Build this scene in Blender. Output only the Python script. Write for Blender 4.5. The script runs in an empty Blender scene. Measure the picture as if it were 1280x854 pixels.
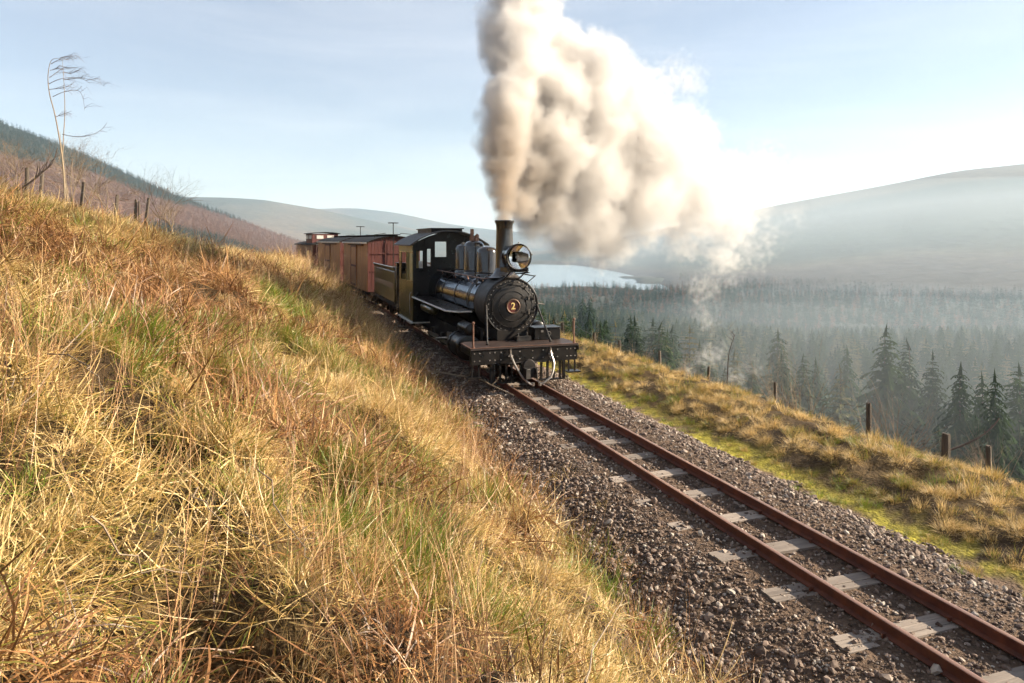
import bpy, bmesh, math, random
import numpy as np
from mathutils import Vector, Matrix

sc = bpy.context.scene
COL = sc.collection
R = math.radians

# ------------------------------------------------------------------ camera
FPX = 853.33            # focal length in photo pixels (24 mm lens)
EYE = 2.77              # eye height above the rail head
cd = bpy.data.cameras.new('camera')
cd.lens = 24.0; cd.sensor_width = 36.0
cd.shift_y = -127.0 / 1280.0
cd.clip_start = 0.1; cd.clip_end = 30000.0
cam = bpy.data.objects.new('camera', cd)
cam.location = (0, 0, EYE); cam.rotation_euler = (R(90), 0, 0)
COL.objects.link(cam); sc.camera = cam

# ------------------------------------------------------------------ sun and sky
SUN_AZ = 86.0           # degrees to the right of the view direction
SUN_EL = 24.0
w = bpy.data.worlds.new("World"); sc.world = w; w.use_nodes = True
nt = w.node_tree; nt.nodes.clear()
o_ = nt.nodes.new('ShaderNodeOutputWorld'); bg = nt.nodes.new('ShaderNodeBackground')
sky = nt.nodes.new('ShaderNodeTexSky'); sky.sky_type = 'NISHITA'; sky.sun_disc = False
sky.sun_elevation = R(SUN_EL); sky.sun_rotation = R(SUN_AZ)
sky.altitude = 300; sky.air_density = 1.0; sky.dust_density = 0.6; sky.ozone_density = 1.2
# thin high cloud streaks
tc = nt.nodes.new('ShaderNodeTexCoord'); mp = nt.nodes.new('ShaderNodeMapping')
mp.inputs['Scale'].default_value = (1.0, 1.0, 7.0); mp.inputs['Rotation'].default_value = (R(5), R(-6), 0)
nz = nt.nodes.new('ShaderNodeTexNoise'); nz.inputs['Scale'].default_value = 1.6; nz.inputs['Detail'].default_value = 7
nz.inputs['Roughness'].default_value = 0.55; nz.inputs['Distortion'].default_value = 0.6
rp = nt.nodes.new('ShaderNodeValToRGB')
rp.color_ramp.elements[0].position = 0.42; rp.color_ramp.elements[0].color = (0, 0, 0, 1)
rp.color_ramp.elements[1].position = 0.72; rp.color_ramp.elements[1].color = (1, 1, 1, 1)
mx = nt.nodes.new('ShaderNodeMix'); mx.data_type = 'RGBA'
ml = nt.nodes.new('ShaderNodeMath'); ml.operation = 'MULTIPLY'; ml.inputs[1].default_value = 0.2
ad = nt.nodes.new('ShaderNodeMix'); ad.data_type = 'RGBA'; ad.inputs[0].default_value = 0.24; ad.inputs[7].default_value = (7.2, 7.0, 7.0, 1)
L = nt.links.new
L(tc.outputs['Generated'], mp.inputs[0]); L(mp.outputs[0], nz.inputs['Vector']); L(nz.outputs['Fac'], rp.inputs[0])
L(rp.outputs[0], ml.inputs[0]); L(ml.outputs[0], mx.inputs[0])
L(sky.outputs[0], ad.inputs[6])
L(ad.outputs[2], mx.inputs[6]); mx.inputs[7].default_value = (8.6, 8.6, 8.7, 1)
L(mx.outputs[2], bg.inputs[0]); bg.inputs[1].default_value = 0.05
L(bg.outputs[0], o_.inputs[0])
sd = bpy.data.lights.new('sun', 'SUN'); sd.energy = 5.0; sd.angle = R(0.6); sd.color = (1.0, 0.86, 0.66)
sun = bpy.data.objects.new('sun', sd); COL.objects.link(sun)
sdir = Vector((math.sin(R(SUN_AZ)) * math.cos(R(SUN_EL)), math.cos(R(SUN_AZ)) * math.cos(R(SUN_EL)), math.sin(R(SUN_EL))))
sun.rotation_euler = sdir.to_track_quat('Z', 'Y').to_euler(); sun.location = (40, 20, 40)
sc.view_settings.view_transform = 'Standard'; sc.view_settings.look = 'None'
sc.view_settings.exposure = 1.7; sc.view_settings.gamma = 1.0
try: sc.view_settings.use_curve_mapping = False
except Exception: pass
sc.render.engine = 'CYCLES'
cy = sc.cycles
cy.use_denoising = True
cy.max_bounces = 12; cy.diffuse_bounces = 2; cy.glossy_bounces = 2; cy.transmission_bounces = 3
cy.use_adaptive_sampling = True; cy.adaptive_threshold = 0.035; cy.adaptive_min_samples = 20; cy.use_light_tree = False
cy.volume_bounces = 12; cy.transparent_max_bounces = 8
cy.volume_step_rate = 1.0; cy.volume_max_steps = 256
cy.sample_clamp_indirect = 4.0
cy.caustics_reflective = False; cy.caustics_refractive = False

# ------------------------------------------------------------------ haze
HAZE_DENSITY = 0.00012
def make_haze():
    b = MB(); b.box((-7000, -7000, -92), (7000, 7000, 352))
    m = bpy.data.materials.new('haze_air'); m.use_nodes = True
    n = m.node_tree; n.nodes.clear()
    out = n.nodes.new('ShaderNodeOutputMaterial'); v = n.nodes.new('ShaderNodeVolumePrincipled')
    v.inputs['Color'].default_value = (0.62, 0.80, 1.0, 1); v.inputs['Density'].default_value = HAZE_DENSITY
    v.inputs['Anisotropy'].default_value = 0.2
    n.links.new(v.outputs[0], out.inputs['Volume'])
    tag(b.build('haze', m), 'pale valley haze softening the far hills and forest', 'haze', kind='stuff')

# ------------------------------------------------------------------ helpers
rng = np.random.default_rng(7)
random.seed(7)

def tag(o, label=None, cat=None, group=None, kind=None):
    if label: o['label'] = label
    if cat: o['category'] = cat
    if group: o['group'] = group
    if kind: o['kind'] = kind
    return o

def empty(name, loc, rz=0.0):
    o = bpy.data.objects.new(name, None); o.empty_display_size = 0.2
    o.location = loc; o.rotation_euler = (0, 0, rz); COL.objects.link(o); return o

def copy_tree(o, parent=None):
    c = o.copy(); COL.objects.link(c)
    if parent is not None: c.parent = parent
    for ch in list(o.children): copy_tree(ch, c)
    return c

class MB:
    """collects shapes and links them as ONE mesh object"""
    def __init__(s): s.v = []; s.f = []
    def add(s, vs, fs):
        k = len(s.v); s.v += [tuple(map(float, p)) for p in vs]; s.f += [tuple(i + k for i in f) for f in fs]; return s
    def box(s, a, b, rot=None, c=None):
        x0, y0, z0 = a; x1, y1, z1 = b
        vs = [(x0,y0,z0),(x1,y0,z0),(x1,y1,z0),(x0,y1,z0),(x0,y0,z1),(x1,y0,z1),(x1,y1,z1),(x0,y1,z1)]
        if rot is not None:
            cc = Vector(c or [(x0+x1)/2, (y0+y1)/2, (z0+z1)/2]); vs = [cc + rot @ (Vector(p) - cc) for p in vs]
        return s.add(vs, [(0,3,2,1),(4,5,6,7),(0,1,5,4),(1,2,6,5),(2,3,7,6),(3,0,4,7)])
    def frame_of(s, d):
        d = Vector(d).normalized(); up = Vector((0,0,1)) if abs(d.z) < 0.9 else Vector((1,0,0))
        a = d.cross(up).normalized(); return a, d.cross(a).normalized()
    def cyl(s, p, q, r, r2=None, n=16, caps=True):
        p = Vector(p); q = Vector(q); r2 = r if r2 is None else r2
        a, b = s.frame_of(q - p); vs = []
        for c, rr in ((p, r), (q, r2)):
            for i in range(n):
                t = 2*math.pi*i/n; vs.append(c + (a*math.cos(t) + b*math.sin(t))*rr)
        fs = [(i, i+n, (i+1) % n + n, (i+1) % n) for i in range(n)]
        if caps: fs += [tuple(range(n)), tuple(range(2*n-1, n-1, -1))]
        return s.add(vs, fs)
    def lathe(s, prof, origin, axis, n=32, cap=True):
        """prof: (distance along axis, radius)"""
        o = Vector(origin); d = Vector(axis).normalized(); a, b = s.frame_of(d); vs = []
        for t, r in prof:
            for i in range(n):
                w = 2*math.pi*i/n; vs.append(o + d*t + (a*math.cos(w) + b*math.sin(w))*r)
        m = len(prof); fs = []
        for j in range(m-1):
            for i in range(n):
                k = (i+1) % n; fs.append((j*n+i, (j+1)*n+i, (j+1)*n+k, j*n+k))
        if cap: fs += [tuple(range(n)), tuple(range(m*n-1, (m-1)*n-1, -1))]
        return s.add(vs, fs)
    def tube(s, pts, r, n=8, r2=None, caps=True):
        pts = [Vector(p) for p in pts]; m = len(pts); vs = []; a = None
        for j, p in enumerate(pts):
            d = (pts[min(j+1, m-1)] - pts[max(j-1, 0)]).normalized()
            if a is None: a, b = s.frame_of(d)
            else:
                a = (a - d*a.dot(d)).normalized(); b = d.cross(a)
            rr = r if r2 is None else r + (r2 - r)*j/(m-1)
            for i in range(n):
                t = 2*math.pi*i/n; vs.append(p + (a*math.cos(t) + b*math.sin(t))*rr)
        fs = []
        for j in range(m-1):
            for i in range(n):
                k = (i+1) % n; fs.append((j*n+i, j*n+k, (j+1)*n+k, (j+1)*n+i))
        if caps: fs += [tuple(range(n-1, -1, -1)), tuple(range((m-1)*n, m*n))]
        return s.add(vs, fs)
    def torus(s, c, axis, rad, r, n=32, k=8):
        c = Vector(c); a, b = s.frame_of(axis); d = Vector(axis).normalized(); vs = []
        for i in range(n):
            t = 2*math.pi*i/n; e = a*math.cos(t) + b*math.sin(t)
            for j in range(k):
                q = 2*math.pi*j/k; vs.append(c + e*(rad + r*math.cos(q)) + d*r*math.sin(q))
        fs = [(i*k+j, ((i+1) % n)*k+j, ((i+1) % n)*k+(j+1) % k, i*k+(j+1) % k) for i in range(n) for j in range(k)]
        return s.add(vs, fs)
    def dome(s, c, axis, r, n=8, flat=0.6):
        prof = [(0, r), (r*flat*0.6, r*0.8), (r*flat, r*0.3)]
        return s.lathe(prof, c, axis, n)
    def prism(s, poly, axis, a, b):
        """poly of 2D points in the plane across axis ('x','y','z'), extruded from a to b"""
        n = len(poly)
        def P(p, t):
            return {'x': (t, p[0], p[1]), 'y': (p[0], t, p[1]), 'z': (p[0], p[1], t)}[axis]
        vs = [P(p, a) for p in poly] + [P(p, b) for p in poly]
        fs = [tuple(range(n-1, -1, -1)), tuple(range(n, 2*n))] + [(i, (i+1) % n, (i+1) % n + n, i+n) for i in range(n)]
        return s.add(vs, fs)
    def mesh(s, name):
        me = bpy.data.meshes.new(name); me.from_pydata(s.v, [], s.f)
        bm = bmesh.new(); bm.from_mesh(me); bmesh.ops.recalc_face_normals(bm, faces=bm.faces); bm.to_mesh(me); bm.free()
        me.polygons.foreach_set('use_smooth', [True]*len(me.polygons))
        me.set_sharp_from_angle(angle=R(35)); me.update(); return me
    def build(s, name, mat, parent=None, label=None):
        me = s.mesh(name); me.materials.append(mat)
        o = bpy.data.objects.new(name, me); COL.objects.link(o)
        if parent is not None: o.parent = parent
        if label: o['label'] = label
        return o

def bevel(o, w=0.01, seg=2):
    m = o.modifiers.new('bevel', 'BEVEL'); m.width = w; m.segments = seg; m.limit_method = 'ANGLE'; m.angle_limit = R(40); m.harden_normals = False
    return o

# ---- materials
MAT = {}
def mat(name, col, rough=0.6, metal=0.0, col2=None, scale=8.0, bump=0.0, bscale=None, spec=0.5, detail=6, coat=0.0, mixpos=(0.35, 0.7), stretch=(1,1,1), rvar=0.0):
    m = bpy.data.materials.new(name); m.use_nodes = True
    n = m.node_tree; p = n.nodes['Principled BSDF']
    p.inputs['Base Color'].default_value = (*col, 1); p.inputs['Roughness'].default_value = rough
    p.inputs['Metallic'].default_value = metal; p.inputs['Specular IOR Level'].default_value = spec
    p.inputs['Coat Weight'].default_value = coat; p.inputs['Coat Roughness'].default_value = 0.12
    t = n.nodes.new('ShaderNodeTexCoord'); mpn = n.nodes.new('ShaderNodeMapping'); mpn.inputs['Scale'].default_value = stretch
    n.links.new(t.outputs['Object'], mpn.inputs[0])
    if col2 is not None or rvar:
        z = n.nodes.new('ShaderNodeTexNoise'); z.inputs['Scale'].default_value = scale; z.inputs['Detail'].default_value = detail
        z.inputs['Roughness'].default_value = 0.65
        n.links.new(mpn.outputs[0], z.inputs['Vector'])
    if col2 is not None:
        r = n.nodes.new('ShaderNodeValToRGB'); r.color_ramp.elements[0].position = mixpos[0]; r.color_ramp.elements[1].position = mixpos[1]
        r.color_ramp.elements[0].color = (*col, 1); r.color_ramp.elements[1].color = (*col2, 1)
        n.links.new(z.outputs['Fac'], r.inputs[0]); n.links.new(r.outputs[0], p.inputs['Base Color'])
    if rvar:
        mr = n.nodes.new('ShaderNodeMapRange'); mr.inputs[3].default_value = max(0.03, rough - rvar); mr.inputs[4].default_value = min(1, rough + rvar)
        mr.inputs[1].default_value = 0.3; mr.inputs[2].default_value = 0.7
        n.links.new(z.outputs['Fac'], mr.inputs[0]); n.links.new(mr.outputs[0], p.inputs['Roughness'])
    if bump:
        z2 = n.nodes.new('ShaderNodeTexNoise'); z2.inputs['Scale'].default_value = bscale or scale*3; z2.inputs['Detail'].default_value = 6
        n.links.new(mpn.outputs[0], z2.inputs['Vector'])
        bp = n.nodes.new('ShaderNodeBump'); bp.inputs['Strength'].default_value = bump; bp.inputs['Distance'].default_value = 0.02
        n.links.new(z2.outputs['Fac'], bp.inputs['Height']); n.links.new(bp.outputs[0], p.inputs['Normal'])
    MAT[name] = m; return m

def leaf_mat(name, c1, c2, c3, trans=0.35, c4=None, attr='tint'):
    """thin blade or leaf: colour from the clump's own tint plus a per-blade shade"""
    m = bpy.data.materials.new(name); m.use_nodes = True
    n = m.node_tree; n.nodes.clear()
    out = n.nodes.new('ShaderNodeOutputMaterial')
    a = n.nodes.new('ShaderNodeAttribute'); a.attribute_type = 'INSTANCER'; a.attribute_name = attr
    b = n.nodes.new('ShaderNodeAttribute'); b.attribute_type = 'GEOMETRY'; b.attribute_name = 'shade'
    r = n.nodes.new('ShaderNodeValToRGB'); r.color_ramp.elements[0].color = (*c1, 1); r.color_ramp.elements[1].color = (*c3, 1)
    e = r.color_ramp.elements.new(0.58); e.color = (*c2, 1)
    if c4: e = r.color_ramp.elements.new(0.3); e.color = (*c4, 1)
    ad = n.nodes.new('ShaderNodeMath'); ad.operation = 'ADD'
    sb = n.nodes.new('ShaderNodeMath'); sb.operation = 'MULTIPLY_ADD'; sb.inputs[1].default_value = 0.75; sb.inputs[2].default_value = -0.37
    n.links.new(b.outputs['Fac'], sb.inputs[0]); n.links.new(a.outputs['Fac'], ad.inputs[0]); n.links.new(sb.outputs[0], ad.inputs[1])
    n.links.new(ad.outputs[0], r.inputs[0])
    d = n.nodes.new('ShaderNodeBsdfDiffuse'); t = n.nodes.new('ShaderNodeBsdfTranslucent'); mx = n.nodes.new('ShaderNodeMixShader')
    g = n.nodes.new('ShaderNodeBsdfGlossy'); g.inputs['Roughness'].default_value = 0.45; mg = n.nodes.new('ShaderNodeMixShader'); mg.inputs[0].default_value = 0.04
    mx.inputs[0].default_value = trans
    n.links.new(r.outputs[0], d.inputs[0]); n.links.new(r.outputs[0], t.inputs[0])
    n.links.new(d.outputs[0], mx.inputs[1]); n.links.new(t.outputs[0], mx.inputs[2])
    n.links.new(mx.outputs[0], mg.inputs[1]); n.links.new(g.outputs[0], mg.inputs[2])
    n.links.new(mg.outputs[0], out.inputs[0])
    MAT[name] = m; return m

mat('black_paint', (0.006, 0.0055, 0.0055), 0.34, 0.0, (0.016, 0.012, 0.010), 5, 0.05, spec=0.3, rvar=0.14)
mat('sooty_iron', (0.010, 0.009, 0.009), 0.5, 0.0, (0.028, 0.022, 0.018), 7, 0.12, spec=0.35, rvar=0.12)
mat('frame_black', (0.006, 0.005, 0.005), 0.7, 0.0, (0.02, 0.015, 0.012), 6, 0.2, spec=0.2)
mat('boiler_steel', (0.13, 0.15, 0.19), 0.16, 1.0, (0.07, 0.08, 0.10), 3, 0.02, rvar=0.07)
mat('dome_paint', (0.012, 0.012, 0.015), 0.16, 0.0, (0.03, 0.022, 0.015), 4, 0.02, coat=0.6)
mat('bright_steel', (0.34, 0.31, 0.28), 0.4, 0.9, (0.2, 0.17, 0.15), 12)
mat('copper_pipe', (0.26, 0.15, 0.11), 0.45, 0.7, (0.17, 0.09, 0.065), 12)
mat('brass', (0.10, 0.06, 0.04), 0.5, 0.5)
mat('white_edge', (0.62, 0.60, 0.56), 0.55, 0, (0.4, 0.36, 0.3), 15)
mat('deck_red', (0.022, 0.014, 0.012), 0.5, 0, (0.05, 0.03, 0.024), 6, 0.1)
mat('plate_red', (0.10, 0.02, 0.015), 0.4)
mat('number_gold', (0.75, 0.55, 0.2), 0.4, 0.3)
mat('cab_olive', (0.03, 0.027, 0.012), 0.25, 0.0, (0.06, 0.05, 0.02), 4, 0.03, coat=0.5)
mat('cab_cream', (0.42, 0.32, 0.12), 0.5, 0.0, (0.32, 0.24, 0.10), 6)
mat('tender_olive', (0.035, 0.032, 0.015), 0.3, 0.0, (0.06, 0.05, 0.025), 3, 0.03, coat=0.5)
mat('lining', (0.16, 0.11, 0.08), 0.5)
mat('roof_grey', (0.07, 0.07, 0.075), 0.6, 0.0, (0.11, 0.105, 0.10), 6, 0.1)
mat('coal', (0.012, 0.012, 0.012), 0.5, 0, (0.03, 0.03, 0.03), 30, 0.5)
mat('boxcar_side_bounce', (0.38, 0.19, 0.07), 0.6, 0.0, (0.24, 0.105, 0.045), 3, 0.1, stretch=(1, 1, 0.3))  # red car; golden light bounced off the grass bank is put into this colour
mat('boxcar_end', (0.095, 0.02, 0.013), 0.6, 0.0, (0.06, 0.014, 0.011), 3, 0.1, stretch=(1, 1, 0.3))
mat('caboose_red', (0.07, 0.02, 0.015), 0.6, 0.0, (0.12, 0.03, 0.022), 3, 0.1)
mat('caboose_tan', (0.16, 0.08, 0.04), 0.6, 0.0, (0.10, 0.05, 0.03), 3, 0.1)
mat('rail_rust', (0.07, 0.022, 0.014), 0.65, 0.2, (0.17, 0.055, 0.027), 9, 0.15, rvar=0.1)
mat('rail_top', (0.30, 0.17, 0.12), 0.36, 0.6, (0.36, 0.20, 0.13), 5, 0.05, stretch=(3, 0.3, 1))
mat('fence_wood', (0.05, 0.036, 0.026), 0.85, 0.0, (0.11, 0.085, 0.06), 14, 0.4, stretch=(3, 3, 0.4))
mat('fence_wire', (0.16, 0.14, 0.12), 0.5, 0.7)
mat('bark_dark', (0.07, 0.05, 0.04), 0.9, 0.0, (0.14, 0.10, 0.075), 20, 0.5)
mat('bark_pale', (0.26, 0.20, 0.13), 0.85, 0.0, (0.16, 0.12, 0.08), 20, 0.4)
mat('twig', (0.17, 0.12, 0.08), 0.85, 0.0, (0.26, 0.20, 0.13), 20)
mat('trunk_bark', (0.06, 0.045, 0.035), 0.9, 0.0, (0.10, 0.08, 0.06), 3, 0.5)

def sleeper_mat():
    m = mat('sleeper_wood', (0.25, 0.205, 0.17), 0.85, 0.0, (0.12, 0.095, 0.08), 5, 0.6, bscale=10, stretch=(0.25, 3.5, 3.5), mixpos=(0.45, 0.75))
    n = m.node_tree; p = n.nodes['Principled BSDF']; src = p.inputs['Base Color'].links[0].from_socket
    oi = n.nodes.new('ShaderNodeObjectInfo'); hs = n.nodes.new('ShaderNodeHueSaturation')
    mr = n.nodes.new('ShaderNodeMapRange'); mr.inputs[3].default_value = 0.75; mr.inputs[4].default_value = 1.3
    n.links.new(oi.outputs['Random'], mr.inputs[0]); n.links.new(mr.outputs[0], hs.inputs['Value'])
    n.links.new(src, hs.inputs['Color']); n.links.new(hs.outputs[0], p.inputs['Base Color'])
sleeper_mat()

# ------------------------------------------------------------------ numpy noise
_perm = np.random.default_rng(3).random((256, 256))
def vnoise(x, y):
    xi = np.floor(x).astype(np.int64); yi = np.floor(y).astype(np.int64)
    fx = x - xi; fy = y - yi; fx = fx*fx*(3-2*fx); fy = fy*fy*(3-2*fy)
    g = lambda a, b: _perm[a & 255, b & 255]
    return (g(xi, yi)*(1-fx) + g(xi+1, yi)*fx)*(1-fy) + (g(xi, yi+1)*(1-fx) + g(xi+1, yi+1)*fx)*fy
def fnoise(x, y, oct=4, gain=0.5):
    x = np.asarray(x, float); y = np.asarray(y, float)
    s = 0; a = 1; t = 0
    for k in range(oct):
        s = s + a*vnoise(x*2**k + 17.3*k, y*2**k + 9.1*k); t += a; a *= gain
    return s/t - 0.5
def worley(x, y, cell):
    """distance to the nearest of a set of scattered centres, in cells"""
    x = np.asarray(x, float)/cell; y = np.asarray(y, float)/cell; xi = np.floor(x).astype(np.int64); yi = np.floor(y).astype(np.int64); best = np.full(x.shape, 9.0)
    for i in (-1, 0, 1):
        for j in (-1, 0, 1):
            a = (xi+i); b = (yi+j); px = a + .15 + .7*_perm[a & 255, b & 255]; py = b + .15 + .7*_perm[(b*7+13) & 255, (a*3+29) & 255]
            best = np.minimum(best, np.hypot(x-px, y-py))
    return best
def mound(x, y, cell=0.62):
    w_ = worley(x + .25*fnoise(x*2, y*2, 2), y + .25*fnoise(x*2+9, y*2, 2), cell); return np.sqrt(np.clip(1 - (w_/.72)**2, 0, 1))
def hollow(x, y):
    w_ = worley(x + .5*fnoise(x, y, 2) + 31, y*1.35 + .5*fnoise(x+7, y, 2), 1.7); return np.exp(-(w_/.20)**2)
def sstep(a, b, x):
    t = np.clip((x-a)/(b-a), 0, 1); return t*t*(3-2*t)

# ------------------------------------------------------------------ the line of the track
TH = R(19.1)
P0 = np.array([0.268, 13.06]); D0 = np.array([-math.sin(TH), math.cos(TH)]); N0 = np.array([math.cos(TH), math.sin(TH)])
S1 = 13.0; RAD = 140.0
CS = P0 + S1*D0; CC = CS - RAD*N0
def track(s, u=0.0):
    """world x, y at s metres behind the buffer beam and u metres right of the centre line; and the heading"""
    if s <= S1: p = P0 + s*D0 + u*N0; return p[0], p[1], TH
    f = (s - S1)/RAD; a = TH + f
    n = np.array([math.cos(a), math.sin(a)]); p = CC + (RAD + u)*n; return p[0], p[1], a
def to_su(x, y):
    dx = x - P0[0]; dy = y - P0[1]; s = dx*D0[0] + dy*D0[1]; u = dx*N0[0] + dy*N0[1]
    rx = x - CC[0]; ry = y - CC[1]; r = np.hypot(rx, ry)
    f = np.arctan2(rx*D0[0] + ry*D0[1], rx*N0[0] + ry*N0[1])
    arc = (s > S1) & (f > 0)
    f = np.clip(f, 0, 3.0)
    return np.where(arc, S1 + RAD*f, s), np.where(arc, r - RAD, u)

PU = [-400, -200, -60, -30, -18, -13, -9, -6.4, -5.4, -4.4, -3.0, -2.2, -1.8, -1.3, -0.95, -0.8, -0.4, -0.3, 0.3, 0.4, 0.6, 0.95, 1.25, 1.5, 1.9, 2.5, 3.3, 4.0, 4.8, 7, 12, 30, 60, 110, 200, 300, 500, 9000]
PH = [9, 8, 5.4, 5.2, 5.1, 4.35, 3.0, 2.1, 1.7, 1.15, 0.38, -0.10, -0.32, -0.22, -0.14, -0.12, -0.105, -0.125, -0.125, -0.10, -0.09, -0.11, -0.18, -0.26, -0.25, -0.14, -0.10, -0.20, -0.75, -2.2, -5.0, -13, -26, -42, -58, -64, -66, -66]
def H(x, y, lumps=True):
    x = np.asarray(x, float); y = np.asarray(y, float)
    s, u = to_su(x, y)
    u0 = u
    u = np.where(u < -0.9, u - 0.42*sstep(-4, 5, s)*sstep(-0.9, -1.5, u), u)      # the bank crowds in on the train
    h = np.interp(u, PU, PH)
    dist = np.hypot(x, y)
    # left hillside ground drops again well beyond the fence so the valley opens up
    h = h - 0.0*u
    bank = sstep(-1.9, -2.6, u)*sstep(120, 40, dist)
    verge = sstep(1.9, 2.6, u)*sstep(9, 5, u)
    lump = fnoise(x*0.8 + 3, y*0.8, 3)*0.55 + (mound(x, y) - .62)*.40*(1 + 1.2*fnoise(x*.7, y*.7+50, 2))
    l2 = fnoise(x*0.7 + 30, y*0.9, 2)*0.16 + (mound(x + 50, y, .5) - .6)*.12
    h = h + .6*sstep(6, 18, s)*sstep(-1.3, -2.1, u0)*sstep(-7, -3, u0) - .75*sstep(4, 18, s)*sstep(-3.2, -6, u0)
    h = h + bank*(lump + 0.02) + verge*l2
    h = h - bank*hollow(x, y)*.42
    toe = sstep(-1.1, -1.5, u)*sstep(-2.8, -1.9, u)
    h = h + toe*fnoise(x*3, y*3, 3)*0.14
    far = sstep(15, 120, u)
    h = h + far*(fnoise(x*0.01, y*0.01, 4)*14)*np.clip(dist/400, 0, 1)
    # lake basin
    ax = x/np.maximum(y, 1)
    edge = fnoise(x*0.004 + 5, y*0.006, 5)*0.24
    m = sstep(930, 1010, y + 140*fnoise(x*0.006, y*0.004 + 3, 3))*sstep(2120, 2020, y + 200*fnoise(x*0.005, 2, 3))*sstep(0.235, 0.21, ax + edge)*sstep(-0.5, -0.4, ax)
    h = h - m*11
    return h

def hval(x, y): return float(H(np.array([x]), np.array([y]))[0])

# ------------------------------------------------------------------ ground sheet
def ground_colours(x, y, h):
    s, u = to_su(x, y)
    n1 = fnoise(x*0.7, y*0.7, 4)[:, None]; n2 = fnoise(x*4, y*4, 3)[:, None]
    soil = np.array([0.035, 0.022, 0.012]); grit = np.array([0.10, 0.066, 0.045]); moss = np.array([0.23, 0.20, 0.025]); straw = np.array([0.075, 0.048, 0.02])
    forest = np.array([0.035, 0.035, 0.018]); heath = np.array([0.06, 0.052, 0.045]); field = np.array([0.045, 0.055, 0.04])
    c = np.repeat(straw[None], len(x), 0)
    c = c + (soil - c)*np.clip(0.5 + 2.5*n1, 0, 1)
    g = (sstep(-2.5, -1.95, u + n2[:, 0]*1.2)*sstep(1.75, 1.45, u + n2[:, 0]*0.5))[:, None]
    c = c + (grit - c)*g
    g = (sstep(1.40, 1.65, u + n2[:, 0]*0.9)*sstep(2.15, 1.75, u + n2[:, 0]*1.2)*np.clip(.75 + 2.2*n2[:, 0] + n1[:, 0], 0, 1))[:, None]
    c = c + (moss - c)*g
    g = sstep(5.5, 14, u)[:, None]; c = c + (forest - c)*g
    d = np.hypot(x, y); g = sstep(500, 800, d)[:, None]
    far = heath + (field - heath)*np.clip(0.5 + 3*fnoise(x*0.006, y*0.006, 3), 0, 1)[:, None]
    c = c + (far - c)*g
    return np.clip(c, 0, 1)

def attr_mat(name, rough=0.95, nscale=14.0, amt=0.5, bump=0.4, bdist=0.03, bscale=20.0):
    m = bpy.data.materials.new(name); m.use_nodes = True; n = m.node_tree; p = n.nodes['Principled BSDF']
    p.inputs['Roughness'].default_value = rough; p.inputs['Specular IOR Level'].default_value = 0.2
    a = n.nodes.new('ShaderNodeAttribute'); a.attribute_name = 'ground_colour'
    t = n.nodes.new('ShaderNodeTexCoord'); z = n.nodes.new('ShaderNodeTexNoise'); z.inputs['Scale'].default_value = nscale; z.inputs['Detail'].default_value = 10; z.inputs['Roughness'].default_value = 0.7
    n.links.new(t.outputs['Object'], z.inputs['Vector'])
    mr = n.nodes.new('ShaderNodeMapRange'); mr.inputs[1].default_value = 0.3; mr.inputs[2].default_value = 0.7; mr.inputs[3].default_value = 1-amt; mr.inputs[4].default_value = 1+amt
    n.links.new(z.outputs['Fac'], mr.inputs[0])
    hs = n.nodes.new('ShaderNodeHueSaturation'); n.links.new(a.outputs['Color'], hs.inputs['Color']); n.links.new(mr.outputs[0], hs.inputs['Value'])
    n.links.new(hs.outputs[0], p.inputs['Base Color'])
    z2 = n.nodes.new('ShaderNodeTexNoise'); z2.inputs['Scale'].default_value = bscale; z2.inputs['Detail'].default_value = 8
    n.links.new(t.outputs['Object'], z2.inputs['Vector'])
    b = n.nodes.new('ShaderNodeBump'); b.inputs['Strength'].default_value = bump; b.inputs['Distance'].default_value = bdist
    n.links.new(z2.outputs['Fac'], b.inputs['Height']); n.links.new(b.outputs[0], p.inputs['Normal'])
    return m

def grid_object(name, X, Y, Z, colour, material, wrap=False):
    nr, na = X.shape
    v = np.stack([X.ravel(), Y.ravel(), Z.ravel()], 1)
    i = np.arange(nr-1)[:, None]; j = np.arange(na if wrap else na-1)[None]
    jn = (j+1) % na
    q = np.stack([i*na+j, i*na+jn, (i+1)*na+jn, (i+1)*na+j], -1).reshape(-1, 4)
    me = bpy.data.meshes.new(name)
    me.vertices.add(len(v)); me.vertices.foreach_set('co', v.ravel())
    me.loops.add(q.size); me.loops.foreach_set('vertex_index', q.ravel().astype(np.int32))
    me.polygons.add(len(q)); me.polygons.foreach_set('loop_start', np.arange(0, q.size, 4, dtype=np.int32))
    me.polygons.foreach_set('use_smooth', np.ones(len(q), bool))
    me.update(calc_edges=True)
    ca = me.color_attributes.new('ground_colour', 'FLOAT_COLOR', 'POINT')
    c4 = np.concatenate([colour, np.ones((len(v), 1))], 1).astype(np.float32); ca.data.foreach_set('color', c4.ravel())
    me.materials.append(material)
    o = bpy.data.objects.new(name, me); COL.objects.link(o)
    # make the normals point up
    if me.polygons[len(q)//2].normal.z < 0: me.flip_normals()
    return o

def make_ground():
    r = np.concatenate([[0.02], np.geomspace(0.5, 6500, 520)])
    az = np.concatenate([np.linspace(-52, 52, 470, endpoint=False), np.linspace(52, 308, 110, endpoint=False)])
    a = np.radians(az)
    X = r[:, None]*np.sin(a)[None]; Y = r[:, None]*np.cos(a)[None]
    Z = H(X.ravel(), Y.ravel()).reshape(X.shape)
    c = ground_colours(X.ravel(), Y.ravel(), Z.ravel())
    o = grid_object('ground', X, Y, Z, c, attr_mat('ground_soil', nscale=9, amt=.7, bump=.9, bdist=.05, bscale=28), wrap=True)
    o['kind'] = 'structure'

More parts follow.
